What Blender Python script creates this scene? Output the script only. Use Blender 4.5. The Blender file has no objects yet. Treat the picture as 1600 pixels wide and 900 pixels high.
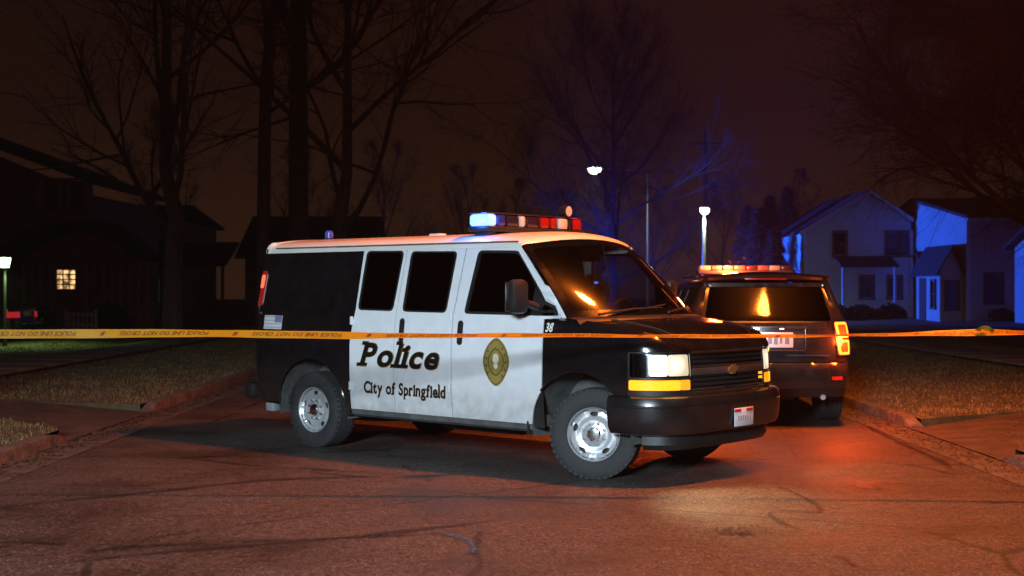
import bpy, bmesh, math, random
import numpy as np
from mathutils import Vector, Matrix
from mathutils.geometry import delaunay_2d_cdt
R = math.radians
sc = bpy.context.scene
col = sc.collection
random.seed(7)

# ---------------------------------------------------------------- camera
CAM_H, FPX = 1.62, 2100.0
cam_d = bpy.data.cameras.new('camera')
cam_d.sensor_width = 36.0
cam_d.lens = 36.0 * FPX / 1600.0
cam_d.clip_end = 1500.0
cam = bpy.data.objects.new('camera', cam_d)
cam.location = (0, 0, CAM_H)
cam.rotation_euler = (R(90), 0, 0)
col.objects.link(cam)
sc.camera = cam
cam_d.dof.use_dof = True
cam_d.dof.focus_distance = 11.6
cam_d.dof.aperture_fstop = 2.8

# ---------------------------------------------------------------- night sky: overcast, lit brown by the town
world = bpy.data.worlds.new('World')
sc.world = world
world.use_nodes = True
wn, wl = world.node_tree.nodes, world.node_tree.links
wn.clear()
w_out = wn.new('ShaderNodeOutputWorld')
w_add = wn.new('ShaderNodeAddShader')
w_bg1, w_bg2 = wn.new('ShaderNodeBackground'), wn.new('ShaderNodeBackground')
w_sky = wn.new('ShaderNodeTexSky')
w_sky.sky_type = 'NISHITA'
w_sky.sun_disc = False
w_sky.sun_elevation = R(-9)
w_sky.sun_rotation = R(200)
w_bg1.inputs['Strength'].default_value = 0.05
wl.new(w_sky.outputs[0], w_bg1.inputs['Color'])
w_tc, w_sep, w_ramp = wn.new('ShaderNodeTexCoord'), wn.new('ShaderNodeSeparateXYZ'), wn.new('ShaderNodeValToRGB')
w_noise = wn.new('ShaderNodeTexNoise')
w_noise.inputs['Scale'].default_value = 2.2
w_noise.inputs['Detail'].default_value = 4
w_mix = wn.new('ShaderNodeMath'); w_mix.operation = 'MULTIPLY_ADD'
w_mix.inputs[1].default_value = 0.10
wl.new(w_tc.outputs['Generated'], w_sep.inputs[0])
wl.new(w_tc.outputs['Generated'], w_noise.inputs['Vector'])
wl.new(w_noise.outputs['Fac'], w_mix.inputs[0])
wl.new(w_sep.outputs['Z'], w_mix.inputs[2])
wl.new(w_mix.outputs[0], w_ramp.inputs['Fac'])
el = w_ramp.color_ramp.elements
el[0].position, el[0].color = 0.03, (0.026, 0.0108, 0.0050, 1)
el[1].position, el[1].color = 0.55, (0.0052, 0.0016, 0.0011, 1)
e = el.new(0.17); e.color = (0.0132, 0.0044, 0.0024, 1)
wl.new(w_ramp.outputs['Color'], w_bg2.inputs['Color'])
w_bg2.inputs['Strength'].default_value = 1.0
wl.new(w_bg1.outputs[0], w_add.inputs[0]); wl.new(w_bg2.outputs[0], w_add.inputs[1])
wl.new(w_add.outputs[0], w_out.inputs['Surface'])

# faint cool fill light, added; no moon stands behind it
sun_d = bpy.data.lights.new('night_fill', 'SUN')
sun_d.energy = 0.006; sun_d.angle = R(15); sun_d.color = (0.75, 0.85, 1.0)
sun = bpy.data.objects.new('night_fill', sun_d)
sun.rotation_euler = (R(55), 0, R(20))
col.objects.link(sun)

sc.view_settings.view_transform = 'Standard'
sc.view_settings.look = 'None'
sc.view_settings.exposure = 0.0
sc.view_settings.gamma = 1.0
sc.view_settings.use_curve_mapping = False
cy = sc.cycles
cy.use_denoising = True
cy.max_bounces = 6; cy.diffuse_bounces = 2; cy.glossy_bounces = 3; cy.transmission_bounces = 4
cy.transparent_max_bounces = 12; cy.volume_bounces = 0
cy.sample_clamp_indirect = 2.0
cy.caustics_reflective = False; cy.caustics_refractive = False

# ---------------------------------------------------------------- helpers
def tag(o, label=None, cat=None, group=None, kind=None):
    if label: o['label'] = label
    if cat: o['category'] = cat
    if group: o['group'] = group
    if kind: o['kind'] = kind
    return o

def empty(name, loc=(0, 0, 0), rz=0.0, parent=None):
    o = bpy.data.objects.new(name, None)
    o.empty_display_size = 0.2
    o.location = loc; o.rotation_euler = (0, 0, rz)
    o.parent = parent
    col.objects.link(o)
    return o

def copy_tree(o, parent=None):
    c = o.copy(); col.objects.link(c); c.parent = parent
    for ch in list(o.children): copy_tree(ch, c)
    return c

def link_mesh(name, verts, faces, mat, parent=None, smooth=True, ang=35):
    me = bpy.data.meshes.new(name)
    me.from_pydata([tuple(v) for v in verts], [], faces)
    me.update()
    if smooth:
        me.shade_smooth()
        me.set_sharp_from_angle(angle=R(ang))
    me.materials.append(mat)
    o = bpy.data.objects.new(name, me)
    o.parent = parent
    col.objects.link(o)
    return o

class MB:
    """collects shapes of ONE object"""
    def __init__(s): s.v, s.f = [], []
    def add(s, v, f):
        n = len(s.v); s.v += [tuple(p) for p in v]; s.f += [tuple(i + n for i in q) for q in f]
        return s
    def box(s, c, d, m=None):
        x, y, z = d[0] / 2, d[1] / 2, d[2] / 2
        v = [Vector((a * x, b * y, k * z)) for a in (-1, 1) for b in (-1, 1) for k in (-1, 1)]
        if m is not None: v = [m @ p for p in v]
        v = [p + Vector(c) for p in v]
        return s.add(v, [(0, 1, 3, 2), (4, 6, 7, 5), (0, 4, 5, 1), (2, 3, 7, 6), (0, 2, 6, 4), (1, 5, 7, 3)])
    def bbox(s, c, d, b=0.02, m=None):
        """box with bevelled edges"""
        bm = bmesh.new(); bmesh.ops.create_cube(bm, size=1.0)
        for p in bm.verts: p.co = Vector((p.co.x * d[0], p.co.y * d[1], p.co.z * d[2]))
        bmesh.ops.bevel(bm, geom=list(bm.edges), offset=b, segments=2, affect='EDGES', profile=0.5)
        bm.verts.ensure_lookup_table()
        v = [(m @ p.co if m is not None else p.co) + Vector(c) for p in bm.verts]
        f = [tuple(q.index for q in fc.verts) for fc in bm.faces]
        bm.free()
        return s.add(v, f)
    def tube(s, pts, rad, n=8, cap=True):
        pts = [Vector(p) for p in pts]
        if not hasattr(rad, '__len__'): rad = [rad] * len(pts)
        v, f = [], []
        up = Vector((0, 0, 1))
        d0 = (pts[-1] - pts[0]).normalized()
        if abs(d0.z) > 0.9: up = Vector((1, 0, 0))
        for i, p in enumerate(pts):
            d = (pts[min(i + 1, len(pts) - 1)] - pts[max(i - 1, 0)])
            d = d.normalized() if d.length > 1e-9 else d0
            a = d.cross(up)
            a = a.normalized() if a.length > 1e-6 else Vector((1, 0, 0))
            b = d.cross(a)
            for k in range(n):
                t = 2 * math.pi * k / n
                v.append(p + (a * math.cos(t) + b * math.sin(t)) * rad[i])
        for i in range(len(pts) - 1):
            for k in range(n):
                k2 = (k + 1) % n
                f.append((i * n + k, i * n + k2, (i + 1) * n + k2, (i + 1) * n + k))
        if cap:
            f.append(tuple(range(n))[::-1]); f.append(tuple(range((len(pts) - 1) * n, len(pts) * n)))
        return s.add(v, f)
    def lathe(s, prof, n=40, axis='Y', m=None, closed=False):
        """prof = (radius, along-axis) points"""
        v, f = [], []
        for r, a in prof:
            for k in range(n):
                t = 2 * math.pi * k / n
                if axis == 'Y': p = Vector((r * math.cos(t), a, r * math.sin(t)))
                else: p = Vector((r * math.cos(t), r * math.sin(t), a))
                v.append(m @ p if m is not None else p)
        q = len(prof)
        for i in range(q if closed else q - 1):
            j = (i + 1) % q
            for k in range(n):
                k2 = (k + 1) % n
                f.append((i * n + k, i * n + k2, j * n + k2, j * n + k))
        return s.add(v, f)
    def grid(s, P):
        r, c = len(P), len(P[0])
        return s.add([p for row in P for p in row],
                     [(i * c + j, i * c + j + 1, (i + 1) * c + j + 1, (i + 1) * c + j) for i in range(r - 1) for j in range(c - 1)])
    def build(s, name, mat, parent=None, smooth=True, ang=35):
        return link_mesh(name, s.v, s.f, mat, parent, smooth, ang)

def inside(poly, x, y):
    """vectorised point-in-polygon"""
    res = np.zeros(x.shape, bool)
    n = len(poly)
    for i in range(n):
        x0, y0 = poly[i]; x1, y1 = poly[(i + 1) % n]
        if y0 == y1: continue
        c = ((y0 > y) != (y1 > y)) & (x < (x1 - x0) * (y - y0) / (y1 - y0) + x0)
        res ^= c
    return res

def resample(poly, step):
    out = []
    n = len(poly)
    for i in range(n):
        a, b = poly[i], poly[(i + 1) % n]
        k = max(1, int(math.ceil(math.hypot(b[0] - a[0], b[1] - a[1]) / step)))
        for j in range(k): out.append((a[0] + (b[0] - a[0]) * j / k, a[1] + (b[1] - a[1]) * j / k))
    return out

def fill2d(outer, holes=(), step=0.06):
    loops = [resample(outer, step)] + [resample(h, step) for h in holes]
    pts, edges = [], []
    for lp in loops:
        n0 = len(pts); pts += lp
        edges += [(n0 + i, n0 + (i + 1) % len(lp)) for i in range(len(lp))]
    b = np.array(pts)
    xs = np.arange(b[:, 0].min() + step / 2, b[:, 0].max(), step)
    ys = np.arange(b[:, 1].min() + step / 2, b[:, 1].max(), step)
    if len(xs) and len(ys):
        X, Y = np.meshgrid(xs, ys); X, Y = X.ravel(), Y.ravel()
        ok = inside(loops[0], X, Y)
        for h in loops[1:]: ok &= ~inside(h, X, Y)
        X, Y = X[ok], Y[ok]
        if len(X):
            d = np.full(X.shape, 1e9)
            for q in b: d = np.minimum(d, (X - q[0]) ** 2 + (Y - q[1]) ** 2)
            k = d > (step * 0.5) ** 2
            pts = pts + list(zip(X[k].tolist(), Y[k].tolist()))
    vs, es, fs, *_ = delaunay_2d_cdt([Vector(p) for p in pts], edges, [], 0, 1e-7)
    cx = np.array([sum(vs[i].x for i in f) / 3 for f in fs]); cyy = np.array([sum(vs[i].y for i in f) / 3 for f in fs])
    ok = inside(loops[0], cx, cyy)
    for h in loops[1:]: ok &= ~inside(h, cx, cyy)
    fs = [tuple(f) for f, k in zip(fs, ok) if k]
    return [(v.x, v.y) for v in vs], fs

def panel_mb(mb, outer, mapf, holes=(), off=0.0, thick=0.012, step=0.06):
    """a sheet with thickness over a mapped surface; mapf(u, v, off) -> Vector"""
    vs, fs = fill2d(outer, holes, step)
    used = sorted({i for f in fs for i in f}); ix = {k: n for n, k in enumerate(used)}
    top = [Vector(mapf(vs[i][0], vs[i][1], off)) for i in used]
    F = [tuple(ix[i] for i in f) for f in fs]
    a, b, c = F[len(F) // 2]
    nrm = (top[b] - top[a]).cross(top[c] - top[a])
    k = used[a]
    out = Vector(mapf(vs[k][0], vs[k][1], off + 0.01)) - top[a]
    flip = nrm.dot(out) < 0
    if flip: F = [f[::-1] for f in F]
    mb.add(top, F)
    if thick:
        cnt = {}
        for f in F:
            for i in range(3):
                e_ = (f[i], f[(i + 1) % 3]); key = tuple(sorted(e_))
                cnt.setdefault(key, []).append(e_)
        bd = [v[0] for v in cnt.values() if len(v) == 1]
        rv, rf = [], []
        for (i, j) in bd:
            n = len(rv)
            pi, pj = vs[used[i]], vs[used[j]]
            rv += [top[i], top[j], mapf(pj[0], pj[1], off - thick), mapf(pi[0], pi[1], off - thick)]
            rf.append((n + 1, n, n + 3, n + 2))
        mb.add(rv, rf)
    return mb

def panel(name, outer, mapf, mat, parent, holes=(), off=0.0, thick=0.012, step=0.06):
    return panel_mb(MB(), outer, mapf, holes, off, thick, step).build(name, mat, parent, True, 50)

def arc(cx, cz, r, a0, a1, n=18):
    return [(cx + r * math.cos(R(a0 + (a1 - a0) * i / n)), cz + r * math.sin(R(a0 + (a1 - a0) * i / n))) for i in range(n + 1)]

def rrect(x0, z0, x1, z1, r=0.04, n=4):
    return (arc(x1 - r, z1 - r, r, 0, 90, n) + arc(x0 + r, z1 - r, r, 90, 180, n)
            + arc(x0 + r, z0 + r, r, 180, 270, n) + arc(x1 - r, z0 + r, r, 270, 360, n))

def roundpoly(p, r=0.04, n=3):
    out = []
    m = len(p)
    for i in range(m):
        a, b, c = Vector(p[i - 1]), Vector(p[i]), Vector(p[(i + 1) % m])
        d1, d2 = (a - b), (c - b)
        k = min(r, d1.length * 0.45, d2.length * 0.45)
        s0, s1 = b + d1.normalized() * k, b + d2.normalized() * k
        for j in range(n + 1):
            t = j / n
            q = s0 * (1 - t) ** 2 + b * 2 * t * (1 - t) + s1 * t * t
            out.append((q.x, q.y))
    return out

def interp(x, xs, ys): return float(np.interp(x, xs, ys))

def recalc(o, smooth=True):
    bm = bmesh.new(); bm.from_mesh(o.data)
    bmesh.ops.remove_doubles(bm, verts=bm.verts, dist=1e-5)
    bmesh.ops.recalc_face_normals(bm, faces=bm.faces)
    bm.to_mesh(o.data); bm.free()
    if smooth:
        o.data.shade_smooth(); o.data.set_sharp_from_angle(angle=R(40))
    return o

# ---------------------------------------------------------------- materials
M = {}
def nodes_of(name):
    m = bpy.data.materials.new(name); m.use_nodes = True
    nt = m.node_tree
    return m, nt.nodes, nt.links, nt.nodes['Principled BSDF']

def mat(name, colr, rough=0.6, metal=0.0, var=0.15, scale=6.0, bump=0.0, bscale=40.0, rvar=0.1, coat=0.0, spec=0.5, dirt=None):
    m, n, l, p = nodes_of(name)
    p.inputs['Roughness'].default_value = rough
    p.inputs['Metallic'].default_value = metal
    p.inputs['Specular IOR Level'].default_value = spec
    if coat:
        p.inputs['Coat Weight'].default_value = coat
        p.inputs['Coat Roughness'].default_value = 0.06
    tc = n.new('ShaderNodeTexCoord'); nz = n.new('ShaderNodeTexNoise')
    nz.inputs['Scale'].default_value = scale; nz.inputs['Detail'].default_value = 5
    l.new(tc.outputs['Object'], nz.inputs['Vector'])
    rp = n.new('ShaderNodeValToRGB')
    a, b = [max(0, c * (1 - var)) for c in colr], [min(1, c * (1 + var)) for c in colr]
    rp.color_ramp.elements[0].position, rp.color_ramp.elements[1].position = 0.3, 0.7
    rp.color_ramp.elements[0].color = (*a, 1); rp.color_ramp.elements[1].color = (*b, 1)
    l.new(nz.outputs['Fac'], rp.inputs['Fac'])
    cout = rp.outputs['Color']
    if dirt:
        sp = n.new('ShaderNodeSeparateXYZ'); l.new(tc.outputs['Object'], sp.inputs[0])
        mr = n.new('ShaderNodeMapRange'); mr.inputs['From Min'].default_value = dirt[0]; mr.inputs['From Max'].default_value = dirt[1]
        mr.inputs['To Min'].default_value = 1.0; mr.inputs['To Max'].default_value = 0.0
        l.new(sp.outputs['Z'], mr.inputs['Value'])
        nz2 = n.new('ShaderNodeTexNoise'); nz2.inputs['Scale'].default_value = 9; nz2.inputs['Detail'].default_value = 6
        l.new(tc.outputs['Object'], nz2.inputs['Vector'])
        mu = n.new('ShaderNodeMath'); mu.operation = 'MULTIPLY'
        l.new(mr.outputs[0], mu.inputs[0]); l.new(nz2.outputs['Fac'], mu.inputs[1])
        mx = n.new('ShaderNodeMix'); mx.data_type = 'RGBA'
        l.new(mu.outputs[0], mx.inputs['Factor']); l.new(cout, mx.inputs['A'])
        mx.inputs['B'].default_value = (*dirt[2], 1)
        cout = mx.outputs['Result']
    l.new(cout, p.inputs['Base Color'])
    if rvar:
        mr = n.new('ShaderNodeMapRange')
        mr.inputs['To Min'].default_value = max(0.02, rough - rvar); mr.inputs['To Max'].default_value = min(1, rough + rvar)
        l.new(nz.outputs['Fac'], mr.inputs['Value']); l.new(mr.outputs[0], p.inputs['Roughness'])
    if bump:
        nb = n.new('ShaderNodeTexNoise'); nb.inputs['Scale'].default_value = bscale; nb.inputs['Detail'].default_value = 4
        l.new(tc.outputs['Object'], nb.inputs['Vector'])
        bp = n.new('ShaderNodeBump'); bp.inputs['Strength'].default_value = bump; bp.inputs['Distance'].default_value = 0.02
        l.new(nb.outputs['Fac'], bp.inputs['Height']); l.new(bp.outputs[0], p.inputs['Normal'])
    M[name] = m
    return m

def emit(name, colr, strength, base=None, lo=.75, hi=1.25, scale=30):
    m, n, l, p = nodes_of(name)
    p.inputs['Base Color'].default_value = (*(base or colr), 1)
    p.inputs['Roughness'].default_value = 0.2
    p.inputs['Emission Color'].default_value = (*colr, 1)
    p.inputs['Emission Strength'].default_value = strength
    tc = n.new('ShaderNodeTexCoord'); nz = n.new('ShaderNodeTexNoise'); nz.inputs['Scale'].default_value = scale
    l.new(tc.outputs['Object'], nz.inputs['Vector'])
    mr = n.new('ShaderNodeMapRange'); mr.inputs['To Min'].default_value = strength * lo; mr.inputs['To Max'].default_value = strength * hi
    if lo < .7: mr.inputs['From Min'].default_value, mr.inputs['From Max'].default_value = .38, .64
    l.new(nz.outputs['Fac'], mr.inputs['Value']); l.new(mr.outputs[0], p.inputs['Emission Strength'])
    M[name] = m
    return m

def glass(name, tint, rough=0.02, ior=1.5, film=0.0, film_rough=.25):
    m, n, l, p = nodes_of(name)
    out = n['Material Output']; n.remove(p)
    tr, gl, mx, fr = n.new('ShaderNodeBsdfTransparent'), n.new('ShaderNodeBsdfGlossy'), n.new('ShaderNodeMixShader'), n.new('ShaderNodeFresnel')
    tr.inputs['Color'].default_value = (*tint, 1)
    gl.inputs['Roughness'].default_value = rough
    fr.inputs['IOR'].default_value = ior
    nz = n.new('ShaderNodeTexNoise'); nz.inputs['Scale'].default_value = 5
    mr = n.new('ShaderNodeMapRange'); mr.inputs['To Min'].default_value = rough * 0.9; mr.inputs['To Max'].default_value = rough * 1.1
    l.new(nz.outputs['Fac'], mr.inputs['Value']); l.new(mr.outputs[0], gl.inputs['Roughness'])
    go = gl.outputs[0]
    if film:   # road film on the outside spreads reflections
        g2, m2 = n.new('ShaderNodeBsdfGlossy'), n.new('ShaderNodeMixShader')
        g2.inputs['Roughness'].default_value = film_rough; m2.inputs[0].default_value = film
        l.new(go, m2.inputs[1]); l.new(g2.outputs[0], m2.inputs[2]); go = m2.outputs[0]
    l.new(fr.outputs[0], mx.inputs[0]); l.new(tr.outputs[0], mx.inputs[1]); l.new(go, mx.inputs[2])
    l.new(mx.outputs[0], out.inputs['Surface'])
    M[name] = m
    return m

mat('frit', (.003, .003, .003), .12, var=.2)
mat('white_paint', (0.74, 0.76, 0.78), 0.32, var=0.05, coat=0.6, rvar=0.06, bump=.10, bscale=2.2, dirt=(0.38, 1.0, (0.22, 0.20, 0.17)))
mat('roof_white', (0.78, 0.74, 0.66), 0.35, var=0.04, coat=0.4, scale=3)
mat('black_paint', (0.006, 0.006, 0.007), 0.20, var=0.3, coat=0.7, rvar=0.08, spec=0.4, bump=.10, bscale=2.2, dirt=(0.35, .95, (0.030, 0.026, 0.022)))
mat('suv_paint', (0.010, 0.010, 0.011), 0.24, var=0.3, coat=0.8, rvar=0.06)
mat('black_plastic', (0.012, 0.012, 0.012), 0.5, var=0.3, bump=0.1, bscale=200)
mat('rubber', (0.022, 0.022, 0.023), 0.75, var=0.25, scale=14, bump=0.3, bscale=90)
mat('underbody', (0.03, 0.028, 0.026), 0.8, var=0.5, scale=5, bump=0.4, bscale=20)
mat('liner', (0.075, 0.078, 0.076), 0.85, var=0.35, scale=7)
mat('steel_rim', (0.55, 0.57, 0.58), 0.38, metal=0.55, var=0.08, rvar=0.1)
mat('matt_black', (0.02, 0.02, 0.02), 0.7)  # plain near-black for wheel backs, grille backing and bonnet seams
mat('chrome', (0.6, 0.6, 0.62), 0.18, metal=1.0, var=0.05)
mat('dark_chrome', (0.16, 0.16, 0.17), 0.25, metal=0.8, var=0.1)
mat('lettering_black', (0.008, 0.006, 0.005), 0.4, var=0.2)
mat('lettering_white', (0.75, 0.75, 0.72), 0.4, var=0.05)
mat('lettering_outline', (0.30, 0.20, 0.06), 0.4, var=0.1)
mat('badge_gold', (0.30, 0.22, 0.055), 0.45, var=0.25, scale=40, metal=0.1)
mat('badge_dark', (0.09, 0.065, 0.02), 0.5, var=0.3, scale=40)
mat('badge_pale', (0.72, 0.66, 0.48), 0.4, var=0.1)
mat('flag_white', (0.6, 0.6, 0.6), 0.5, var=0.05)
mat('flag_stripe', (0.42, 0.40, 0.41), 0.5, var=0.1)
mat('flag_blue', (0.16, 0.18, 0.28), 0.5, var=0.1)
mat('plate_white', (0.72, 0.72, 0.74), 0.4, var=0.04)
mat('plate_red', (0.5, 0.03, 0.04), 0.4, var=0.1)
mat('plate_mark', (0.20, 0.20, 0.24), 0.5, var=0.1)
mat('seat_cloth', (0.035, 0.033, 0.032), 0.85, var=0.3, bump=0.2, bscale=120)
mat('dash_tan', (0.20, 0.15, 0.11), 0.65, var=0.15)
mat('paper', (0.65, 0.62, 0.55), 0.7, var=0.05)
mat('gold_emblem', (0.32, 0.22, 0.07), 0.35, metal=0.7)
glass('clear_glass', (0.62, 0.64, 0.64), 0.045, film=.07, film_rough=.22)
glass('privacy_glass', (0.02, 0.02, 0.022), 0.04)
glass('suv_glass', (0.03, 0.03, 0.03), 0.05, ior=1.22, film=.06, film_rough=.28)
glass('lens_smoke', (0.22, 0.22, 0.24), 0.05)
glass('lens_clear', (0.85, 0.86, 0.86), 0.04)

mat('bright_reflector', (.75, .75, .74), .16, metal=1.0, var=.05)
def glow(name, colr, peak, edge):
    """lit bulb in its bowl: hottest in the middle of the part, see-through towards the rim"""
    m, n, l, p = nodes_of(name)
    tc = n.new('ShaderNodeTexCoord'); mpn = n.new('ShaderNodeMapping'); mpn.inputs['Location'].default_value = (-.5, -.5, -.5)
    ln = n.new('ShaderNodeVectorMath'); ln.operation = 'LENGTH'
    l.new(tc.outputs['Generated'], mpn.inputs['Vector']); l.new(mpn.outputs[0], ln.inputs[0])
    mr = n.new('ShaderNodeMapRange'); mr.interpolation_type = 'SMOOTHSTEP'
    mr.inputs['From Min'].default_value = .10; mr.inputs['From Max'].default_value = .62; mr.inputs['To Min'].default_value = peak; mr.inputs['To Max'].default_value = edge
    l.new(ln.outputs['Value'], mr.inputs['Value']); l.new(mr.outputs[0], p.inputs['Emission Strength'])
    ma = n.new('ShaderNodeMapRange'); ma.inputs['From Min'].default_value = .25; ma.inputs['From Max'].default_value = .60; ma.inputs['To Min'].default_value = 1; ma.inputs['To Max'].default_value = .90
    l.new(ln.outputs['Value'], ma.inputs['Value']); l.new(ma.outputs[0], p.inputs['Alpha'])
    p.inputs['Emission Color'].default_value = (*colr, 1); p.inputs['Base Color'].default_value = (.6, .6, .6, 1)
    M[name] = m
glow('lamp_low', (1.0, .93, .80), 8.0, 2.0)
glow('lamp_high', (1.0, .84, .58), 2.0, 1.0)
emit('amber_bright', (1.0, .36, .010), 1.7, (.6, .25, .02))
emit('amber_dim', (1.0, .38, .012), 0.9, (.6, .25, .02))
emit('tail_red', (1.0, .04, .03), 0.10, (.35, .01, .01))
emit('tail_glow', (1.0, .16, .07), 1.5, (.5, .03, .02))
emit('suv_tail_ring', (1.0, .27, .022), 3.4, (.5, .05, .03))
emit('suv_tail_core', (1.0, .07, .004), 0.8, (.4, .02, .01))
emit('lens_blue_lit', (.16, .32, 1.0), 2.4, (.2, .3, .8))
emit('lens_blue_soft', (.12, .18, 1.0), 0.14, (.04, .06, .30))
emit('bar_red_lit', (1.0, .16, .10), .10, (.14, .035, .03))
emit('bar_white_lit', (1.0, .50, .42), .12, (.17, .13, .125))
emit('bar_blue_lit', (.06, .20, 1.0), 5.0, (.1, .2, .8))
emit('lamp_cool', (.86, 1.0, .72), 22.0, (.8, .8, .8), .95, 1.05)
emit('lamp_green', (.62, 1.0, .50), 9.0, (.8, .8, .8))
emit('lamp_sodium', (1.0, .45, .12), 40.0, (.8, .6, .4))
emit('window_warm', (1.0, .60, .25), 0.9, (.5, .4, .3), .12, 1.7, 5.5)
emit('window_green', (.05, .45, .28), 0.05, (.02, .05, .04))
emit('plate_lamp', (.85, .92, 1.0), 3.0, (.8, .8, .8))
mat('dark_bar', (.05, .045, .04), .35, var=.2)
mat('bumper_black', (.010, .009, .010), .30, var=.3, coat=.3)
mat('plate_mark_pale', (.36, .36, .40), .5)
mat('lens_blue', (.02, .03, .22), .12, coat=.5)
mat('lens_dark', (.022, .012, .022), .12, coat=.5)
mat('lens_clear_solid', (.62, .55, .48), .18, coat=.5)
mat('lens_red', (.28, .010, .010), .15, coat=.5)
mat('bracket_blue', (.02, .025, .06), .4)
mat('suv_tail_dark', (.06, .004, .004), .2, coat=.5)
mat('stop_lens', (.30, .02, .02), .2, coat=.5)
mat('recess_dark', (.03, .03, .035), .35)
emit('tail_car', (1.0, .03, .04), .35, (.4, .01, .01))
# ---------------------------------------------------------------- ground, road, kerbs
def ground_pt(px, py):
    d = FPX * CAM_H / (py - 450.0)
    return ((px - 800.0) / FPX * d, d)

KL, KR = -4.65, 4.55          # kerb faces

def asphalt():
    m, n, l, p = nodes_of('asphalt')
    tc = n.new('ShaderNodeTexCoord')
    def noise(scale, det=5, rough=.55, sx=None):
        q = n.new('ShaderNodeTexNoise'); q.inputs['Scale'].default_value = scale; q.inputs['Detail'].default_value = det; q.inputs['Roughness'].default_value = rough
        if sx:
            mpn = n.new('ShaderNodeMapping'); mpn.inputs['Scale'].default_value = sx
            l.new(tc.outputs['Object'], mpn.inputs['Vector']); l.new(mpn.outputs[0], q.inputs['Vector'])
        else: l.new(tc.outputs['Object'], q.inputs['Vector'])
        return q
    def ramp(src, stops):
        r = n.new('ShaderNodeValToRGB'); e_ = r.color_ramp.elements
        e_[0].position, e_[0].color = stops[0][0], (*stops[0][1], 1)
        e_[1].position, e_[1].color = stops[-1][0], (*stops[-1][1], 1)
        for q in stops[1:-1]: x = e_.new(q[0]); x.color = (*q[1], 1)
        l.new(src, r.inputs['Fac']); return r
    def mul(a, b, fac=1.0):
        x = n.new('ShaderNodeMix'); x.data_type = 'RGBA'; x.blend_type = 'MULTIPLY'; x.inputs['Factor'].default_value = fac
        l.new(a, x.inputs['A']); l.new(b, x.inputs['B']); return x.outputs['Result']
    stone = noise(58, 3, .65)
    base = ramp(stone.outputs['Fac'], [(.36, (.015, .0095, .0075)), (.48, (.058, .039, .031)), (.60, (.106, .072, .058)), (.70, (.30, .22, .185))])
    pitn = noise(17, 5, .75)
    pit = ramp(pitn.outputs['Fac'], [(.385, (.18, .165, .16)), (.46, (1, 1, 1))])
    big = noise(.55, 6, .6)
    bigr = ramp(big.outputs['Fac'], [(.34, (.48, .45, .44)), (.50, (.95, .95, .95)), (.66, (1.0, 1.0, 1.0))])
    strk = noise(1.0, 6, .65, (.42, 3.2, 1.0))
    strr = ramp(strk.outputs['Fac'], [(.34, (.72, .69, .68)), (.46, (1, 1, 1))])
    # cracks
    vo = n.new('ShaderNodeTexVoronoi'); vo.feature = 'DISTANCE_TO_EDGE'; vo.inputs['Scale'].default_value = .33
    wob = noise(2.5, 5); addv = n.new('ShaderNodeMix'); addv.data_type = 'RGBA'; addv.inputs['Factor'].default_value = .12
    l.new(tc.outputs['Object'], addv.inputs['A']); l.new(wob.outputs['Color'], addv.inputs['B']); l.new(addv.outputs['Result'], vo.inputs['Vector'])
    cr = ramp(vo.outputs['Distance'], [(.0035, (.20, .18, .17)), (.0075, (1, 1, 1))])
    msk = noise(.9, 3); mkr = ramp(msk.outputs['Fac'], [(.45, (0, 0, 0)), (.52, (1, 1, 1))])
    crm = n.new('ShaderNodeMix'); crm.data_type = 'RGBA'
    l.new(mkr.outputs['Color'], crm.inputs['Factor']); crm.inputs['A'].default_value = (1, 1, 1, 1); l.new(cr.outputs['Color'], crm.inputs['B'])
    c = mul(mul(mul(mul(base.outputs['Color'], pit.outputs['Color']), bigr.outputs['Color']), strr.outputs['Color']), crm.outputs['Result'])
    l.new(c, p.inputs['Base Color'])
    rr = n.new('ShaderNodeMapRange'); rr.inputs['From Min'].default_value = .35; rr.inputs['From Max'].default_value = .65
    rr.inputs['To Min'].default_value = .46; rr.inputs['To Max'].default_value = .82
    l.new(big.outputs['Fac'], rr.inputs['Value']); l.new(rr.outputs[0], p.inputs['Roughness'])
    b1 = n.new('ShaderNodeBump'); b1.inputs['Strength'].default_value = 1.0; b1.inputs['Distance'].default_value = .012
    l.new(stone.outputs['Fac'], b1.inputs['Height'])
    b2 = n.new('ShaderNodeBump'); b2.inputs['Strength'].default_value = .5; b2.inputs['Distance'].default_value = .02
    l.new(pitn.outputs['Fac'], b2.inputs['Height']); l.new(b1.outputs[0], b2.inputs['Normal'])
    l.new(b2.outputs[0], p.inputs['Normal'])
    M['asphalt'] = m
asphalt()
mat('tar', (.012, .010, .010), .55, var=.4, scale=20, bump=.5, bscale=60)
mat('sheen', (.055, .055, .065), .38, var=.3, scale=12)
mat('concrete', (.10, .085, .076), .85, var=.55, scale=7, bump=1.0, bscale=34)
mat('gutter', (.085, .070, .060), .75, var=.35, scale=4, bump=.5, bscale=45)
mat('apron', (.062, .045, .036), .8, var=.35, scale=3, bump=.5, bscale=45)
mat('walk', (.20, .19, .17), .85, var=.2, scale=5, bump=.3)
mat('lawn', (.085, .070, .030), .95, var=.45, scale=3.5, bump=.8, bscale=30)
mat('blade', (.17, .135, .055), .8, var=.5, scale=2.2)
mat('leaf_litter', (.060, .030, .014), .8, var=.6, scale=40)
mat('soil', (.03, .026, .016), .95, var=.4, scale=2)
def S(o): return tag(o, kind='structure')

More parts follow.
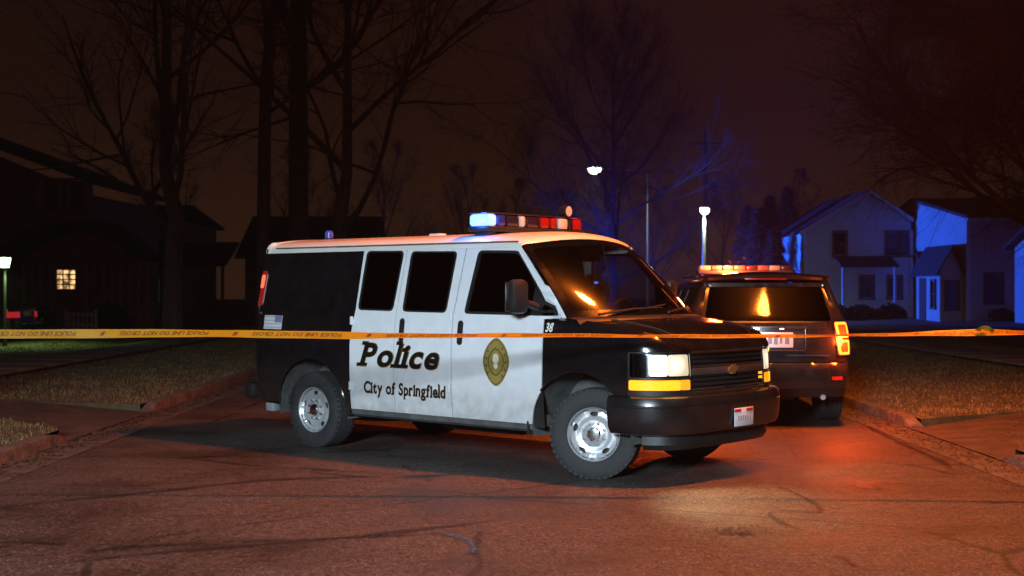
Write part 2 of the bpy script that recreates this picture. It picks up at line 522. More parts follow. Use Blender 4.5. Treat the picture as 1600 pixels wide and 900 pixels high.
S(MB().grid([[Vector((x, y, -.03)) for x in (-160, 160)] for y in (-40, 200)]).build('ground', M['soil']))
road = S(MB().grid([[Vector((x, y, 0.012 * (1 - (x / 4.6) ** 2))) for x in np.linspace(KL - .02, KR + .02, 13)] for y in np.linspace(-20, 130, 40)]).build('road', M['asphalt']))
def flat(name, poly, z, m, parent=None, step=1.0, zf=None):
    vs, fs = fill2d(poly, (), step)
    v = [(x, y, (zf(x, y) if zf else z)) for x, y in vs]
    o = recalc(link_mesh(name, v, fs, m, parent, True))
    if o.data.polygons and o.data.polygons[0].normal.z < 0:
        o.data.flip_normals()
    return o
# gutter strips, a sheet above the road
for nm, xa, xb in (('gutter', KL, KL + .42), ('gutter', KR - .40, KR)):
    S(MB().grid([[Vector((x, y, .0075)) for x in (xa, xb)] for y in np.linspace(-20, 130, 30)]).build(nm, M['gutter']))
# lawns on both sides, notched for the driveway aprons
LZ = .115
notL = [(-4.80, 14.25), (-6.6, 16.35), (-8.4, 16.6), (-8.4, 18.15), (-6.8, 17.95), (-4.80, 17.35)]
notR = [(4.70, 15.45), (6.4, 16.5), (9.4, 16.5), (9.4, 14.7), (6.4, 14.5), (4.70, 12.55)]
def lawn_z(x, y):
    a = max(0, abs(x) - 9.0)
    return LZ + .06 * math.sin(x * .9 + y * .35) * min(1, a / 4) + .003 * a
S(flat('lawn', [(-4.80, -20)] + notL + [(-4.80, 130), (-60, 130), (-60, -20)], LZ, M['lawn'], None, 1.2, lambda x, y: lawn_z(x, y)))
S(flat('lawn', [(4.70, 130)] + notR + [(4.70, -20), (60, -20), (60, 130)], LZ, M['lawn'], None, 1.2, lambda x, y: lawn_z(x, y)))
def ap_z(x, y):
    t = min(1, max(0, (abs(x) - 4.6) / 1.8)); return .020 + .095 * t
S(flat('driveway_apron', [(KL, 14.0)] + notL + [(KL, 17.6)], 0, M['apron'], None, .4, ap_z))
S(flat('driveway_apron', [(KR, 15.7)] + notR + [(KR, 12.3)], 0, M['apron'], None, .4, ap_z))
for nt in (notL, notR):
    v = [(x, y, LZ + .002) for x, y in nt] + [(x, y, -.03) for x, y in nt]; n = len(nt)
    S(link_mesh('lawn_edge', v, [(i, i + 1, n + i + 1, n + i) for i in range(n - 1)], M['lawn'], None, False))
for nm, xa, xb in (('sidewalk', -9.75, -8.45), ('sidewalk', 9.45, 10.75)):
    sw_ = S(MB().grid([[Vector((x, y, .19)) for x in (xa, xb)] for y in (-20, 130)]).build(nm, M['walk']))
    y = 2.0
    me0 = None
    while y < 60:
        sl_ = MB().bbox((0, 0, 0), (xb - xa - .02, 1.48, .05), .008)
        if me0 is None:
            o = sl_.build('slab', M['walk'], sw_); me0 = o.data
        else:
            o = bpy.data.objects.new('slab', me0); o.parent = sw_; col.objects.link(o)
        o.location = ((xa + xb) / 2, y + .75, .195)
        y += 1.5
# kerbs, cast in lengths
def kerb(x, y0, y1, sgn, drop0=False, drop1=False):
    k = S(empty('kerb', (x, y0, 0)))
    n = max(1, round((y1 - y0) / 2.4)); L = (y1 - y0) / n
    for i in range(n):
        ya, yb = i * L + .006, (i + 1) * L - .006
        rows = []
        for q in range(17):
            y = ya + (yb - ya) * q / 16
            h = .130
            if drop0 and i == 0: h = .130 - .09 * max(0, 1 - (y - ya) / .5) ** 1.5
            if drop1 and i == n - 1: h = .130 - .09 * max(0, 1 - (yb - y) / .5) ** 1.5
            jit = random.uniform(-.003, .003)
            rows.append([Vector((sgn * a + jit, y, z)) for a, z in ((-.0, -.03), (.010 + random.uniform(-.004, .004), h - .025), (.018, h - .006 + random.uniform(-.004, .004)), (.035, h + random.uniform(-.003, .003)), (.15, h), (.165, -.03))])
        mb = MB().grid(rows)
        n0 = len(mb.v)
        mb.add(rows[0], [tuple(range(6))]); mb.add(rows[-1], [tuple(range(6))[::-1]])
        recalc(mb.build('kerb_length', M['concrete'], k))
    return k
kerb(KL, -20, 14.15, -1, drop1=True); kerb(KL, 17.35, 120, -1, drop0=True)
kerb(KR, -20, 12.5, 1, drop1=True); kerb(KR, 15.35, 120, 1, drop0=True)

# tar seals and stains with shapes of their own, sheets on the road
def stain_mat(name, colr, rough):
    m, n, l, p = nodes_of(name)
    p.inputs['Base Color'].default_value = (*colr, 1); p.inputs['Roughness'].default_value = rough
    at = n.new('ShaderNodeAttribute'); at.attribute_name = 'fade'
    tc = n.new('ShaderNodeTexCoord'); nz = n.new('ShaderNodeTexNoise'); nz.inputs['Scale'].default_value = 22; nz.inputs['Detail'].default_value = 6; nz.inputs['Roughness'].default_value = .7
    l.new(tc.outputs['Object'], nz.inputs['Vector'])
    ad = n.new('ShaderNodeMath'); ad.operation = 'ADD'; l.new(at.outputs['Fac'], ad.inputs[0]); l.new(nz.outputs['Fac'], ad.inputs[1])
    mr = n.new('ShaderNodeMapRange'); mr.inputs['From Min'].default_value = .62; mr.inputs['From Max'].default_value = 1.25; mr.inputs['To Max'].default_value = .92
    l.new(ad.outputs[0], mr.inputs['Value']); l.new(mr.outputs[0], p.inputs['Alpha'])
    M[name] = m
stain_mat('tar_stain', (.010, .008, .008), .6); stain_mat('wet_sheen', (.045, .045, .055), .35); stain_mat('tyre_mark', (.014, .011, .010), .7)
def stroke(name, pts, w, m, jit=.25, z=.019):
    pts = [ground_pt(*p) for p in pts]
    dense = []
    for a, b in zip(pts[:-1], pts[1:]):
        k = max(2, int(math.dist(a, b) / .05))
        dense += [(a[0] + (b[0] - a[0]) * i / k, a[1] + (b[1] - a[1]) * i / k) for i in range(k)]
    dense.append(pts[-1])
    for _ in range(6):
        dense = [dense[0]] + [((dense[i - 1][0] + dense[i][0] * 2 + dense[i + 1][0]) / 4, (dense[i - 1][1] + dense[i][1] * 2 + dense[i + 1][1]) / 4) for i in range(1, len(dense) - 1)] + [dense[-1]]
    v, f, fade = [], [], []
    for i, p in enumerate(dense):
        a, b = dense[max(0, i - 1)], dense[min(len(dense) - 1, i + 1)]
        dx, dy = b[0] - a[0], b[1] - a[1]; L = math.hypot(dx, dy) or 1
        t = i / (len(dense) - 1); e_ = min(1, 6 * t, 6 * (1 - t))
        ww = w * (.8 + .4 * math.sin(i * .37) * math.sin(i * .11)) * (1 + random.uniform(-jit, jit)) * 1.6
        for sg, fd in ((-1, 0), (0, .62 * e_), (1, 0)): v.append((p[0] - dy / L * ww * sg, p[1] + dx / L * ww * sg, z)); fade.append(fd)
        if i: q = 3 * i; f += [(q - 3, q - 2, q + 1, q), (q - 2, q - 1, q + 2, q + 1)]
    o = link_mesh(name, v, f, m, road, False)
    at = o.data.attributes.new('fade', 'FLOAT', 'POINT')
    for i, q in enumerate(fade): at.data[i].value = q
    return o
stroke('tar_seal', [(330, 852), (420, 848), (520, 846), (610, 841), (690, 838)], .035, M['tar_stain'])
stroke('tar_seal', [(120, 868), (200, 857), (330, 852)], .06, M['tar_stain'], .6)
stroke('tar_seal', [(460, 733), (520, 738), (590, 741)], .07, M['tar_stain'], .5)
stroke('tar_seal', [(1195, 755), (1240, 772), (1275, 790), (1287, 805), (1230, 800), (1195, 804), (1225, 822), (1255, 834), (1290, 843)], .028, M['tar_stain'], .4)
stroke('tar_seal', [(1320, 760), (1350, 767), (1385, 766), (1400, 770)], .05, M['tar_stain'], .6)
stroke('tar_seal', [(1120, 838), (1140, 832), (1160, 836), (1175, 840)], .07, M['tar_stain'], .8)
stroke('tar_seal', [(1300, 870), (1325, 876), (1332, 890)], .03, M['tar_stain'], .7)
stroke('tar_seal', [(1340, 660), (1400, 690), (1470, 722), (1500, 745)], .045, M['tar_stain'], .5)
stroke('wet_stain', [(660, 833), (700, 838), (735, 848), (742, 860), (735, 874)], .05, M['wet_sheen'], .4)
stroke('tyre_mark', [(-60, 800), (200, 775), (420, 752), (640, 745)], .08, M['tyre_mark'])
stroke('tyre_mark', [(20, 890), (300, 862), (560, 842), (820, 812)], .06, M['tyre_mark'])
# ---------------------------------------------------------------- vehicles
class Body:
    """half plan outline (rear centre -> side -> nose centre) swept up a vertical profile.
    u = distance along the outline, equal to x on the straight flank."""
    def __init__(s, plan, uref, side_in, front_in, rear_in, ztop, hood_u, lip=0.10):
        p = plan
        for _ in range(2):
            q = [p[0]]
            for a, b in zip(p[:-1], p[1:]):
                q += [(a[0] * .75 + b[0] * .25, a[1] * .75 + b[1] * .25), (a[0] * .25 + b[0] * .75, a[1] * .25 + b[1] * .75)]
            p = q + [p[-1]]
        s.p = np.array(p)
        d = np.hypot(*np.diff(s.p, axis=0).T)
        u = np.concatenate([[0], np.cumsum(d)])
        i = int(np.argmin(np.abs(s.p[:, 0] - uref) + (s.p[:, 1] < s.p[:, 1].max() - .02) * 9))
        s.u = u - u[i] + s.p[i, 0]
        t = np.gradient(s.p, axis=0)
        n = np.stack([t[:, 1], -t[:, 0]], 1) * -1.0
        n /= np.maximum(1e-9, np.hypot(n[:, 0], n[:, 1]))[:, None]
        if n[i, 1] < 0: n = -n
        n[0] = (-1, 0); n[-1] = (1, 0)
        s.n = n
        s.side_in, s.front_in, s.rear_in, s.ztop, s.hood_u, s.lip = side_in, front_in, rear_in, ztop, hood_u, lip
        s.u0, s.u1 = s.u[0], s.u[-1]
    def u_of_y(s, y):
        k = s.p[:, 0] > s.p[-1, 0] - .62
        return float(np.interp(-y, -s.p[k, 1], s.u[k]))
    def u_of_y_rear(s, y):
        k = s.p[:, 0] < s.p[0, 0] + 1.2
        o = np.argsort(s.p[k, 1], kind='stable')
        return float(np.interp(y, s.p[k, 1][o], s.u[k][o]))
    def P(s, u):
        return (float(np.interp(u, s.u, s.p[:, 0])), float(np.interp(u, s.u, s.p[:, 1])))
    def N(s, u):
        a, b = float(np.interp(u, s.u, s.n[:, 0])), float(np.interp(u, s.u, s.n[:, 1]))
        k = math.hypot(a, b) or 1
        return a / k, b / k
    def pt(s, u, z, off=0.0, side=-1):
        x, y = s.P(u); nx, ny = s.N(u)
        ins = interp(z, *s.side_in) * ny * ny
        ins += interp(z, *(s.front_in if nx > 0 else s.rear_in)) * nx * nx
        if u > s.hood_u:
            zt = interp(x, *s.ztop); d = z - (zt - s.lip)
            if d > 0: ins += s.lip - math.sqrt(max(0.0, s.lip ** 2 - d * d))
        o = off - ins
        return Vector((x + nx * o, (y + ny * o) * (1 if side > 0 else -1), z))
    def map(s, side=-1):
        return lambda u, z, o: s.pt(u, z, o, side)
    def zt(s, u): return interp(s.P(u)[0], *s.ztop)
    def sweep(s, prof, us, mb, both=True, cap=True):
        """profile (off, z) carried round the nose (both) or along a list of (u, side)"""
        st = [(u, -1) for u in us] + ([(u, 1) for u in us[::-1]] if both else [])
        rows = [[s.pt(u, z, o, sd) for (o, z) in prof] for (u, sd) in st]
        n = len(prof)
        v = [p for r in rows for p in r]
        f = [(i * n + j, i * n + (j + 1) % n, (i + 1) * n + (j + 1) % n, (i + 1) * n + j) for i in range(len(rows) - 1) for j in range(n)]
        if cap: f += [tuple(range(n)), tuple(range((len(rows) - 1) * n, len(rows) * n))[::-1]]
        mb.add(v, f)
        return mb
    def hood(s, mb, n=24, m=16, crown=0.05):
        us = np.linspace(s.hood_u + 0.005, s.u1, n)
        rows = []
        for u in us:
            b = s.pt(u, s.zt(u), 0.0, 1)
            rows.append([Vector((b.x, b.y * k, b.z + crown * (1 - k * k) * min(1, abs(b.y) / .5))) for k in np.linspace(-1, 1, m)])
        return mb.grid(rows)

def both(b, u0):
    """full-width map across the rear or the nose: v < 0 is the kerb side"""
    sg = 1 if u0 < 0 else -1
    return lambda v, z, o: b.pt(u0 + sg * abs(v), z, o, -1 if v < 0 else 1)

GLYPH = {}
def text_mesh(s, shear=0.0, bold=0.0):
    if (s, bold) in GLYPH: return GLYPH[s, bold]
    cu = bpy.data.curves.new('t', 'FONT'); cu.body = s; cu.shear = shear; cu.offset = bold; cu.resolution_u = 4
    o = bpy.data.objects.new('t', cu); col.objects.link(o)
    dg = bpy.context.evaluated_depsgraph_get()
    me = bpy.data.meshes.new_from_object(o.evaluated_get(dg))
    v = [(p.co.x, p.co.y) for p in me.vertices]; f = [tuple(q.vertices) for q in me.polygons]
    bpy.data.objects.remove(o); bpy.data.curves.remove(cu); bpy.data.meshes.remove(me)
    GLYPH[s, bold] = (v, f)
    return v, f

def put_text(name, s, u0, u1, z0, z1, mapf, m, parent, shear=0.0, bold=0.0, off=0.004, serif=0.0, extra=0.0):
    """lettering fitted in u0..u1, baseline z0, capital height z1-z0"""
    V, F, x = [], [], 0.0
    for ch in s:
        if ch == ' ': x += 0.30; continue
        v, f = text_mesh(ch, 0.0, bold)
        xs = [p[0] for p in v]; a, b = min(xs), max(xs)
        n = len(V)
        V += [(p[0] - a + x, p[1]) for p in v]; F += [tuple(i + n for i in q) for q in f]
        if serif and ch in 'Pliprdnfy':
            w = serif
            def slab(x0, x1, y0, y1):
                k = len(V); V.extend([(x0, y0), (x1, y0), (x1, y1), (x0, y1)]); F.append((k, k + 1, k + 2, k + 3))
            st = 0.16
            yb = {'p': -0.21, 'y': 9}.get(ch, 0.0)
            if ch in 'Plirf': slab(x - w, x + st + w, yb - bold, yb + 0.075)
            top = {'P': 0.72, 'l': 0.76, 'd': 9, 'i': 0.55}.get(ch, 9)
            if top < 5: slab(x - w, x + st * .7, top - 0.08, top + bold)
        x += (b - a) + 0.06 + extra
    xs = [p[0] + shear * p[1] for p in V]; a, b = min(xs), max(xs)
    cap = 0.73
    P = [mapf(u0 + (p[0] + shear * p[1] - a) / (b - a) * (u1 - u0), z0 + p[1] / cap * (z1 - z0), off) for p in V]
    return link_mesh(name, P, F, m, parent, False)

def make_wheel(parent, name, x, y, z, steer, side, r=0.388, w=0.235, rim=0.218, rm='steel_rim', spokes=False, dark=False):
    """wheel with tyre, rim disc with five oval slots, hub cap and eight nuts; +y is outboard before the flip"""
    e = empty(name, (x, y, z), 0, parent)
    e.rotation_euler = (0, 0, steer + (0 if side > 0 else math.pi))
    h = w / 2
    prof = [(rim - .01, -h * .80), (rim + .012, -h * .92), (rim + .06, -h * 1.02), (r - .05, -h * 1.0), (r - .016, -h * .90), (r - .003, -h * .80)]
    for k in (-.45, 0.0, .45):
        prof += [(r, h * (k - .2)), (r, h * (k - .05)), (r - .010, h * (k - .04)), (r - .010, h * (k + .04)), (r, h * (k + .05)), (r, h * (k + .2))]
    prof += [(r - .003, h * .80), (r - .016, h * .90), (r - .03, h * .97), (r - .05, h * 1.0), (r - .075, h * 1.035), (rim + .06, h * 1.03), (rim + .03, h * 1.0), (rim + .012, h * .92), (rim - .01, h * .80)]
    t = MB().lathe(prof, 56)
    # shoulder lugs
    for k in range(44):
        a = 2 * math.pi * k / 44
        for sg in (-1, 1):
            mm = Matrix.Rotation(-a, 3, 'Y')
            t.box(mm @ Vector((r - .0150, sg * h * .88, 0)), (.018, h * .20, .034), mm)
    t.build('tyre', M['rubber'], e, True, 30)
    def disc(u, v, o):
        q = math.hypot(u, v)
        d = interp(q, [0, .075, .085, .125, .135, .165, .20, rim - .004, rim + .004], [.062, .060, .046, .040, .052, .058, .045, .070, .078])
        return Vector((u, h * .42 + d + o - .02, v))
    holes = []
    if spokes:
        for k in range(6):
            a = k * 60 + 90
            holes.append([(rr * math.cos(R(a + da)), rr * math.sin(R(a + da))) for rr, da in ((.09, -12), (rim - .03, -22), (rim - .022, 0), (rim - .03, 22), (.09, 12))])
    else:
        for k in range(5):
            a = R(k * 72 + 90)
            c = Vector((.170 * math.cos(a), .170 * math.sin(a)))
            tn, rd = Vector((-math.sin(a), math.cos(a))), Vector((math.cos(a), math.sin(a)))
            holes.append([tuple(c + tn * (.036 * math.cos(R(q))) + rd * (.0195 * math.sin(R(q)))) for q in range(0, 360, 30)])
    d = panel_mb(MB(), [(rim * math.cos(R(q)), rim * math.sin(R(q))) for q in range(0, 360, 8)], disc, holes, 0, .018, .022)
    d.lathe([(rim - .004, h * .42 + .045), (rim + .010, h * .42 + .064), (rim + .014, h * .42 + .050), (rim - .002, h * .42 + .01), (rim - .012, -h * .8)], 48)
    rim_o = d.build('rim', M[rm], e, True, 40)
    MB().lathe([(rim - .014, h * .2), (0.001, h * .2)], 32).build('brake_disc', M['matt_black'], e)
    cap = MB().lathe([(.060, h * .42 + .035), (.060, h * .42 + .058), (.050, h * .42 + .070), (.030, h * .42 + .074), (0.001, h * .42 + .075)], 24)
    cap.build('hub_cap', M['chrome' if not dark else 'dark_chrome'], e)
    if not spokes:
        for k in range(8):
            a = R(k * 45 + 22)
            nb = MB().lathe([(.0125, 0), (.0125, .028), (.008, .034), (.001, .035)], 6, m=Matrix.Translation((.096 * math.cos(a), h * .42 + .022, .096 * math.sin(a))))
            nb.build('wheel_nut', M['chrome'], e)
    return e

# ---- the police van -----------------------------------------------------------
VAN_LOC, VAN_YAW = (1.2017, 12.103), -0.713
van = empty('police_van', (VAN_LOC[0], VAN_LOC[1], 0), VAN_YAW)
tag(van, 'black and white police van with roof light bar parked across the road', 'van')
REAR = -4.46
plan = [(REAR, 0.0), (REAR, .45), (REAR, .72), (REAR + .02, .86), (REAR + .10, .955), (REAR + .30, .985), (-3.6, .998), (-3.0, 1.0), (-2, 1.0), (-1, 1.0), (-.3, 1.0), (.1, 1.0), (.36, .996), (.50, .985)]
for y in np.linspace(.968, 0, 22): plan.append((.92 - .09 * y * y - .30 * y ** 9, float(y)))
SZ = [.25, .42, .60, .80, 1.05, 1.18, 1.30, 1.36, 1.42, 1.98, 2.03, 2.06, 2.085, 2.10]
SI = [.06, .026, .008, .0, .0, .008, .022, .030, .042, .155, .172, .195, .24, .29]
ZT = ([-4, -.40, 0, .3, .6, .75, .85, .92, 1.2], [1.375, 1.372, 1.345, 1.315, 1.265, 1.235, 1.205, 1.18, 1.15])
vb = Body(plan, -1.0, (SZ, SI), ([.4, .72, .95, 1.08, 1.2], [.0, .0, .008, .02, .05]), (SZ, [k * .55 for k in SI]), ZT, -.385, .095)
LM = vb.map
A_C, A_Z, A_R = 0.0, .40, .515      # front arch
B_C = -3.43
W, K = M['white_paint'], M['black_paint']
uH, uC = vb.u_of_y(.60), vb.u_of_y(.935)
UN = vb.u1
for side in (-1, 1):
    mp = LM(side)
    # front fender with its arch
    top = [(u, vb.zt(u) - .001) for u in np.linspace(-.372, .50, 14)]
    a1 = math.degrees(math.asin((.735 - A_Z) / A_R)); a0 = math.degrees(math.acos(-.372 / A_R))
    poly = top + [(.50, .735)] + arc(A_C, A_Z, A_R, a1, a0, 20)
    panel('front_fender', poly, mp, K, van)
    # sheet over the lamps, up to the bonnet lip
    poly = [(u, vb.zt(u) - .0005) for u in np.linspace(.505, UN, 20)] + [(u, 1.098) for u in np.linspace(UN, .505, 20)]
    panel('header_panel', poly, mp, K, van)
    panel('lamp_surround', [(.505, 1.093), (.505, .735), (uH + .02, .735), (uH + .02, 1.093)], mp, M['black_plastic'], van, off=-.012,
          holes=[rrect(.525, .885, uH + .004, 1.085, .02), rrect(.515, .778, uH + .004, .868, .012)])
    # head lamp: reflector bowl, lens, indicator
    hl = panel('headlamp', rrect(.53, .89, uH, 1.08, .018), mp, M['dark_chrome'], van, off=-.05, thick=0.0)
    for k_, (ra, rb, mn) in enumerate(((uC + .012, uC + .180, 'lamp_low'), (uC + .182, uH - .006, 'lamp_high'))):
        rc_, rw_ = (ra + rb) / 2, (rb - ra) / 2
        def bowl(u, z, o, rc_=rc_, rw_=rw_, mp=mp):
            q = min(1, math.hypot((u - rc_) / rw_, (z - .984) / .088)); return mp(u, z, o - .045 * (1 - q * q))
        panel('reflector', rrect(ra, .897, rb, 1.072, .018), bowl, M['bright_reflector'], hl, off=-.022, thick=.01, step=.02)
        panel('bulb_glow', rrect(ra + .001, .898, rb - .001, 1.071, .018), mp, M[mn], hl, off=-.018, thick=.0, step=.03)
    panel('lens', rrect(uC, .889, uH, 1.081, .018), mp, M['lens_clear'], hl, off=-.004, thick=.006)
    panel('side_lens', rrect(.532, .889, uC - .006, 1.081, .018), mp, M['lens_smoke'], hl, off=-.004, thick=.006)
    ts = panel('turn_signal', rrect(.522, .782, uH - .115, .864, .012), mp, M['amber_bright'], van, off=-.006, thick=.02)
    panel('turn_signal', rrect(uH - .105, .782, uH - .004, .864, .012), mp, M['amber_dim'], van, off=-.006, thick=.02)
    # front door
    fdoor = [(-1.455, .435)] + [(-.512, .435)] + [p for p in arc(A_C, A_Z, A_R, 176, 139.5, 8) if p[0] < -.386] + [(-.386, 1.0), (-.386, 1.352), (-.255, 1.358), (-.80, 2.02), (-1.40, 2.025), (-1.455, 1.40)]
    win = roundpoly([(-1.335, 1.385), (-.285, 1.378), (-.60, 1.775), (-.745, 1.935), (-.80, 1.955), (-1.255, 1.965)], .05)
    door = panel('front_door', fdoor, mp, W, van, holes=[win])
    wi = roundpoly([(-1.33, 1.39), (-.295, 1.383), (-.605, 1.772), (-.75, 1.93), (-.805, 1.95), (-1.25, 1.96)], .045)
    panel('window', win, mp, M['clear_glass'] if side > 0 else M['privacy_glass'], door, off=-.014, thick=.004)
    panel('window_seal', win, mp, M['black_plastic'], door, off=.003, thick=.02, holes=[roundpoly([(-1.31, 1.408), (-.33, 1.402), (-.625, 1.765), (-.76, 1.912), (-.81, 1.93), (-1.235, 1.94)], .045)])
    # mirror sail
    panel('mirror_sail', [(-.54, 1.408), (-.335, 1.405), (-.52, 1.63)], mp, M['black_plastic'], door, off=.006, thick=.02)
    # A pillar
    panel('windscreen_pillar', [(-.835, 2.02), (-.755, 2.02), (-.745, 1.985), (-.14, 1.356), (-.245, 1.360)], mp, W, van, off=.004)
    panel('cowl_corner', [(-.377, 1.348), (-.377, 1.372), (-.14, 1.362), (-.125, 1.335), (-.25, 1.345)], mp, K, van, off=.006)
    # rear quarter
    aw = math.degrees(math.asin((.44 - A_Z) / A_R))
    ue = vb.u_of_y_rear(.955)
    quarter = [(-2.842, .435)] + arc(B_C, A_Z, A_R, aw, 180 - aw, 22) + [(ue, .44), (ue, 1.3), (ue, 2.03), (-2.80, 2.03), (-2.795, 1.40), (-2.842, 1.1)]
    panel('rear_quarter_panel', quarter, mp, K, van)
    # rear door half
    us = np.linspace(ue - .01, vb.u0, 8)
    panel('rear_door', [(u, .44) for u in us] + [(u, 2.03) for u in us[::-1]], mp, K, van,
          holes=[rrect(vb.u0 + .10, 1.40, vb.u0 + .62, 1.90, .05)])
    panel('rear_window', rrect(vb.u0 + .095, 1.395, vb.u0 + .625, 1.905, .05), mp, M['privacy_glass'], van, off=-.008, thick=.004)
    # tail lamp on the corner
    tl = panel('tail_lamp', roundpoly([(ue + .03, 1.43), (ue - .09, 1.43), (ue - .09, 1.80), (ue + .025, 1.80)], .03), mp, M['tail_red'], van, off=.014, thick=.03, step=.03)
    panel('lamp_core', roundpoly([(ue + .02, 1.62), (ue - .08, 1.62), (ue - .08, 1.76), (ue + .018, 1.76)], .03), mp, M['tail_glow'], tl, off=.018, thick=.01, step=.03)
    # centre section: two hinged doors on the kerb side, one long panel on the other
    w1 = roundpoly([(-2.755, 1.405), (-2.262, 1.398), (-2.222, 1.978), (-2.745, 1.985)], .05)
    w2 = roundpoly([(-2.135, 1.396), (-1.558, 1.390), (-1.518, 1.962), (-2.122, 1.972)], .05)
    d1 = [(-2.834, .435), (-2.218, .435), (-2.218, 1.40), (-2.188, 2.03), (-2.79, 2.03), (-2.787, 1.40), (-2.834, 1.1)]
    d2 = [(-2.207, .435), (-1.467, .435), (-1.467, 1.40), (-1.413, 2.03), (-2.177, 2.03), (-2.207, 1.40)]
    if side < 0:
        o1 = panel('side_door', d1, mp, W, van, holes=[w1]); o2 = panel('side_door', d2, mp, W, van, holes=[w2])
    else:
        o1 = o2 = panel('side_panel', d1[:1] + [d2[1], d2[2], d2[3]] + d1[4:], mp, W, van, holes=[w1, w2])
    for oo, ww in ((o1, w1), (o2, w2)):
        panel('window', ww, mp, M['privacy_glass'], oo, off=-.004, thick=.004)
        cx_, cz_ = sum(p[0] for p in ww) / len(ww), sum(p[1] for p in ww) / len(ww)
        panel('window_seal', ww, mp, M['black_plastic'], oo, off=.004, thick=.018, holes=[[(cx_ + (p[0] - cx_) * .93, cz_ + (p[1] - cz_) * .945) for p in ww]])
    # handles: dark recessed capsule with a pull
    for (oo, hx, hz) in ([(o2, -2.118, 1.222)] if side < 0 else []) + [(door, -1.36, 1.212)]:
        hd = panel('door_handle', rrect(hx - .033, hz - .112, hx + .033, hz + .112, .032, 6), mp, M['black_plastic'], oo, off=.004, thick=.01, step=.03)
        panel('handle_pull', rrect(hx - .014, hz - .085, hx + .018, hz + .085, .012, 4), mp, M['black_plastic'], oo, off=.022, thick=.02, step=.03)
    # hinges
    if side < 0:
        for (oo, hx, hz) in ((o2, -1.482, 1.36), (o2, -1.482, .70), (o1, -2.818, 1.30), (o1, -2.818, .66)):
            q = mp(hx, hz, .008); MB().bbox(q, (.030, .03, .085), .008).build('hinge', W, oo)
    # rub strip across the pillars and the sill
    vb.sweep([(-.03, .435), (-.008, .430), (-.012, .385), (-.05, .36), (-.10, .37)], list(np.linspace(-2.84, -.52, 8)) if side < 0 else list(np.linspace(-2.84, -.52, 8)), s_mb := MB(), both=False)
    if side > 0: s_mb.v = [(x, -y, z) for x, y, z in s_mb.v]
    recalc(s_mb.build('rocker_sill', M['liner'], van))
    # inner shell behind the gaps and below the windows
    for (ua, ub) in ((-2.9, -.40),):
        vs = [[mp(u, z, -.035) for z in (.40, .7, 1.0, 1.25, 1.36)] for u in np.linspace(ua, ub, 8)]
        MB().grid(vs).build('inner_panel', M['black_plastic'], van)
    # pillars inside
    for (ua, ub) in ((-2.86, -2.775), (-2.245, -2.15), (-1.535, -1.36)):
        MB().grid([[mp(u, z, -.035) for z in (1.3, 1.6, 1.9, 2.03)] for u in (ua, ub)]).build('inner_pillar', M['black_plastic'], van)
    # wheel housings
    for cx in (A_C, B_C):
        rows = []
        for a in np.linspace(-8, 188, 22):
            x, z = cx + (A_R + .012) * math.cos(R(a)), A_Z + (A_R + .012) * math.sin(R(a))
            rows.append([Vector((x, side * yy, z)) for yy in (.955, .90, .70, .52)])
        l_mb = MB().grid(rows)
        n0 = len(l_mb.v)
        l_mb.add([Vector((cx + (A_R + .012) * math.cos(R(a)), side * .52, A_Z + (A_R + .012) * math.sin(R(a)))) for a in np.linspace(-8, 188, 22)], [tuple(range(22))])
        l_mb.build('wheel_housing', M['liner'], van)
        # arch lip
        lip = [Vector((cx + (A_R + .004) * math.cos(R(a)), 0, A_Z + (A_R + .004) * math.sin(R(a)))) for a in np.linspace(5 if cx < -1 else 42, 175 if cx < -1 else 140, 20)]
        MB().tube([mp(p.x, p.z, .0) for p in lip], .011, 6).build('arch_lip', K, van)

# nose: bonnet, grille, bumper
recalc(vb.hood(MB()).build('bonnet', K, van))
for yy in (-.70, .70):
    pts = []
    for x in np.linspace(-.15, .78, 12):
        u = None
        y_ = yy * (1 - .08 * max(0, x) ** 2)
        bu = float(np.interp(x, vb.p[:, 0], vb.u)) if x < .5 else vb.u_of_y(min(.99, math.sqrt(max(0, (.92 - x) / .39))))
        b = vb.pt(x if x < .36 else bu, vb.zt(x if x < .36 else bu), 0, 1)
        k = min(1, abs(y_) / max(.05, b.y))
        pts.append((x, y_, interp(x, *ZT) + .05 * (1 - k * k) * min(1, b.y / .5) + .001))
    MB().tube(pts, .006, 5).build('bonnet_seam', M['matt_black'], van)
gr = empty('grille', (0, 0, 0), 0, van)
uG = uH + .03
g = MB()
gs = list(np.linspace(uG, UN, 14))
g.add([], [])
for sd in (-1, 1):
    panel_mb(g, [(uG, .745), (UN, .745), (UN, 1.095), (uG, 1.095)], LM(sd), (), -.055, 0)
g.build('backing', M['matt_black'], gr)
for zc in np.linspace(.775, 1.075, 9):
    if abs(zc - .925) < .012: continue
    recalc(vb.sweep([(-.05, zc - .006), (-.022, zc - .007), (-.018, zc), (-.022, zc + .007), (-.05, zc + .006)], gs, MB()).build('bar', M['black_plastic'], gr))
recalc(vb.sweep([(-.05, .895), (-.006, .897), (.0, .925), (-.006, .953), (-.05, .955)], gs, MB()).build('centre_bar', M['dark_bar'], gr))
for z0, z1 in ((.738, .762), (1.080, 1.098)):
    recalc(vb.sweep([(-.05, z0), (.004, z0), (.004, z1), (-.05, z1)], gs, MB()).build('frame', M['black_plastic'], gr))
bow = [(-.085, -.012), (-.055, .024), (-.030, .024), (-.024, .040), (.040, .040), (.034, .024), (.085, .024), (.060, -.012), (.028, -.012), (.022, -.036), (-.040, -.036), (-.034, -.012)]
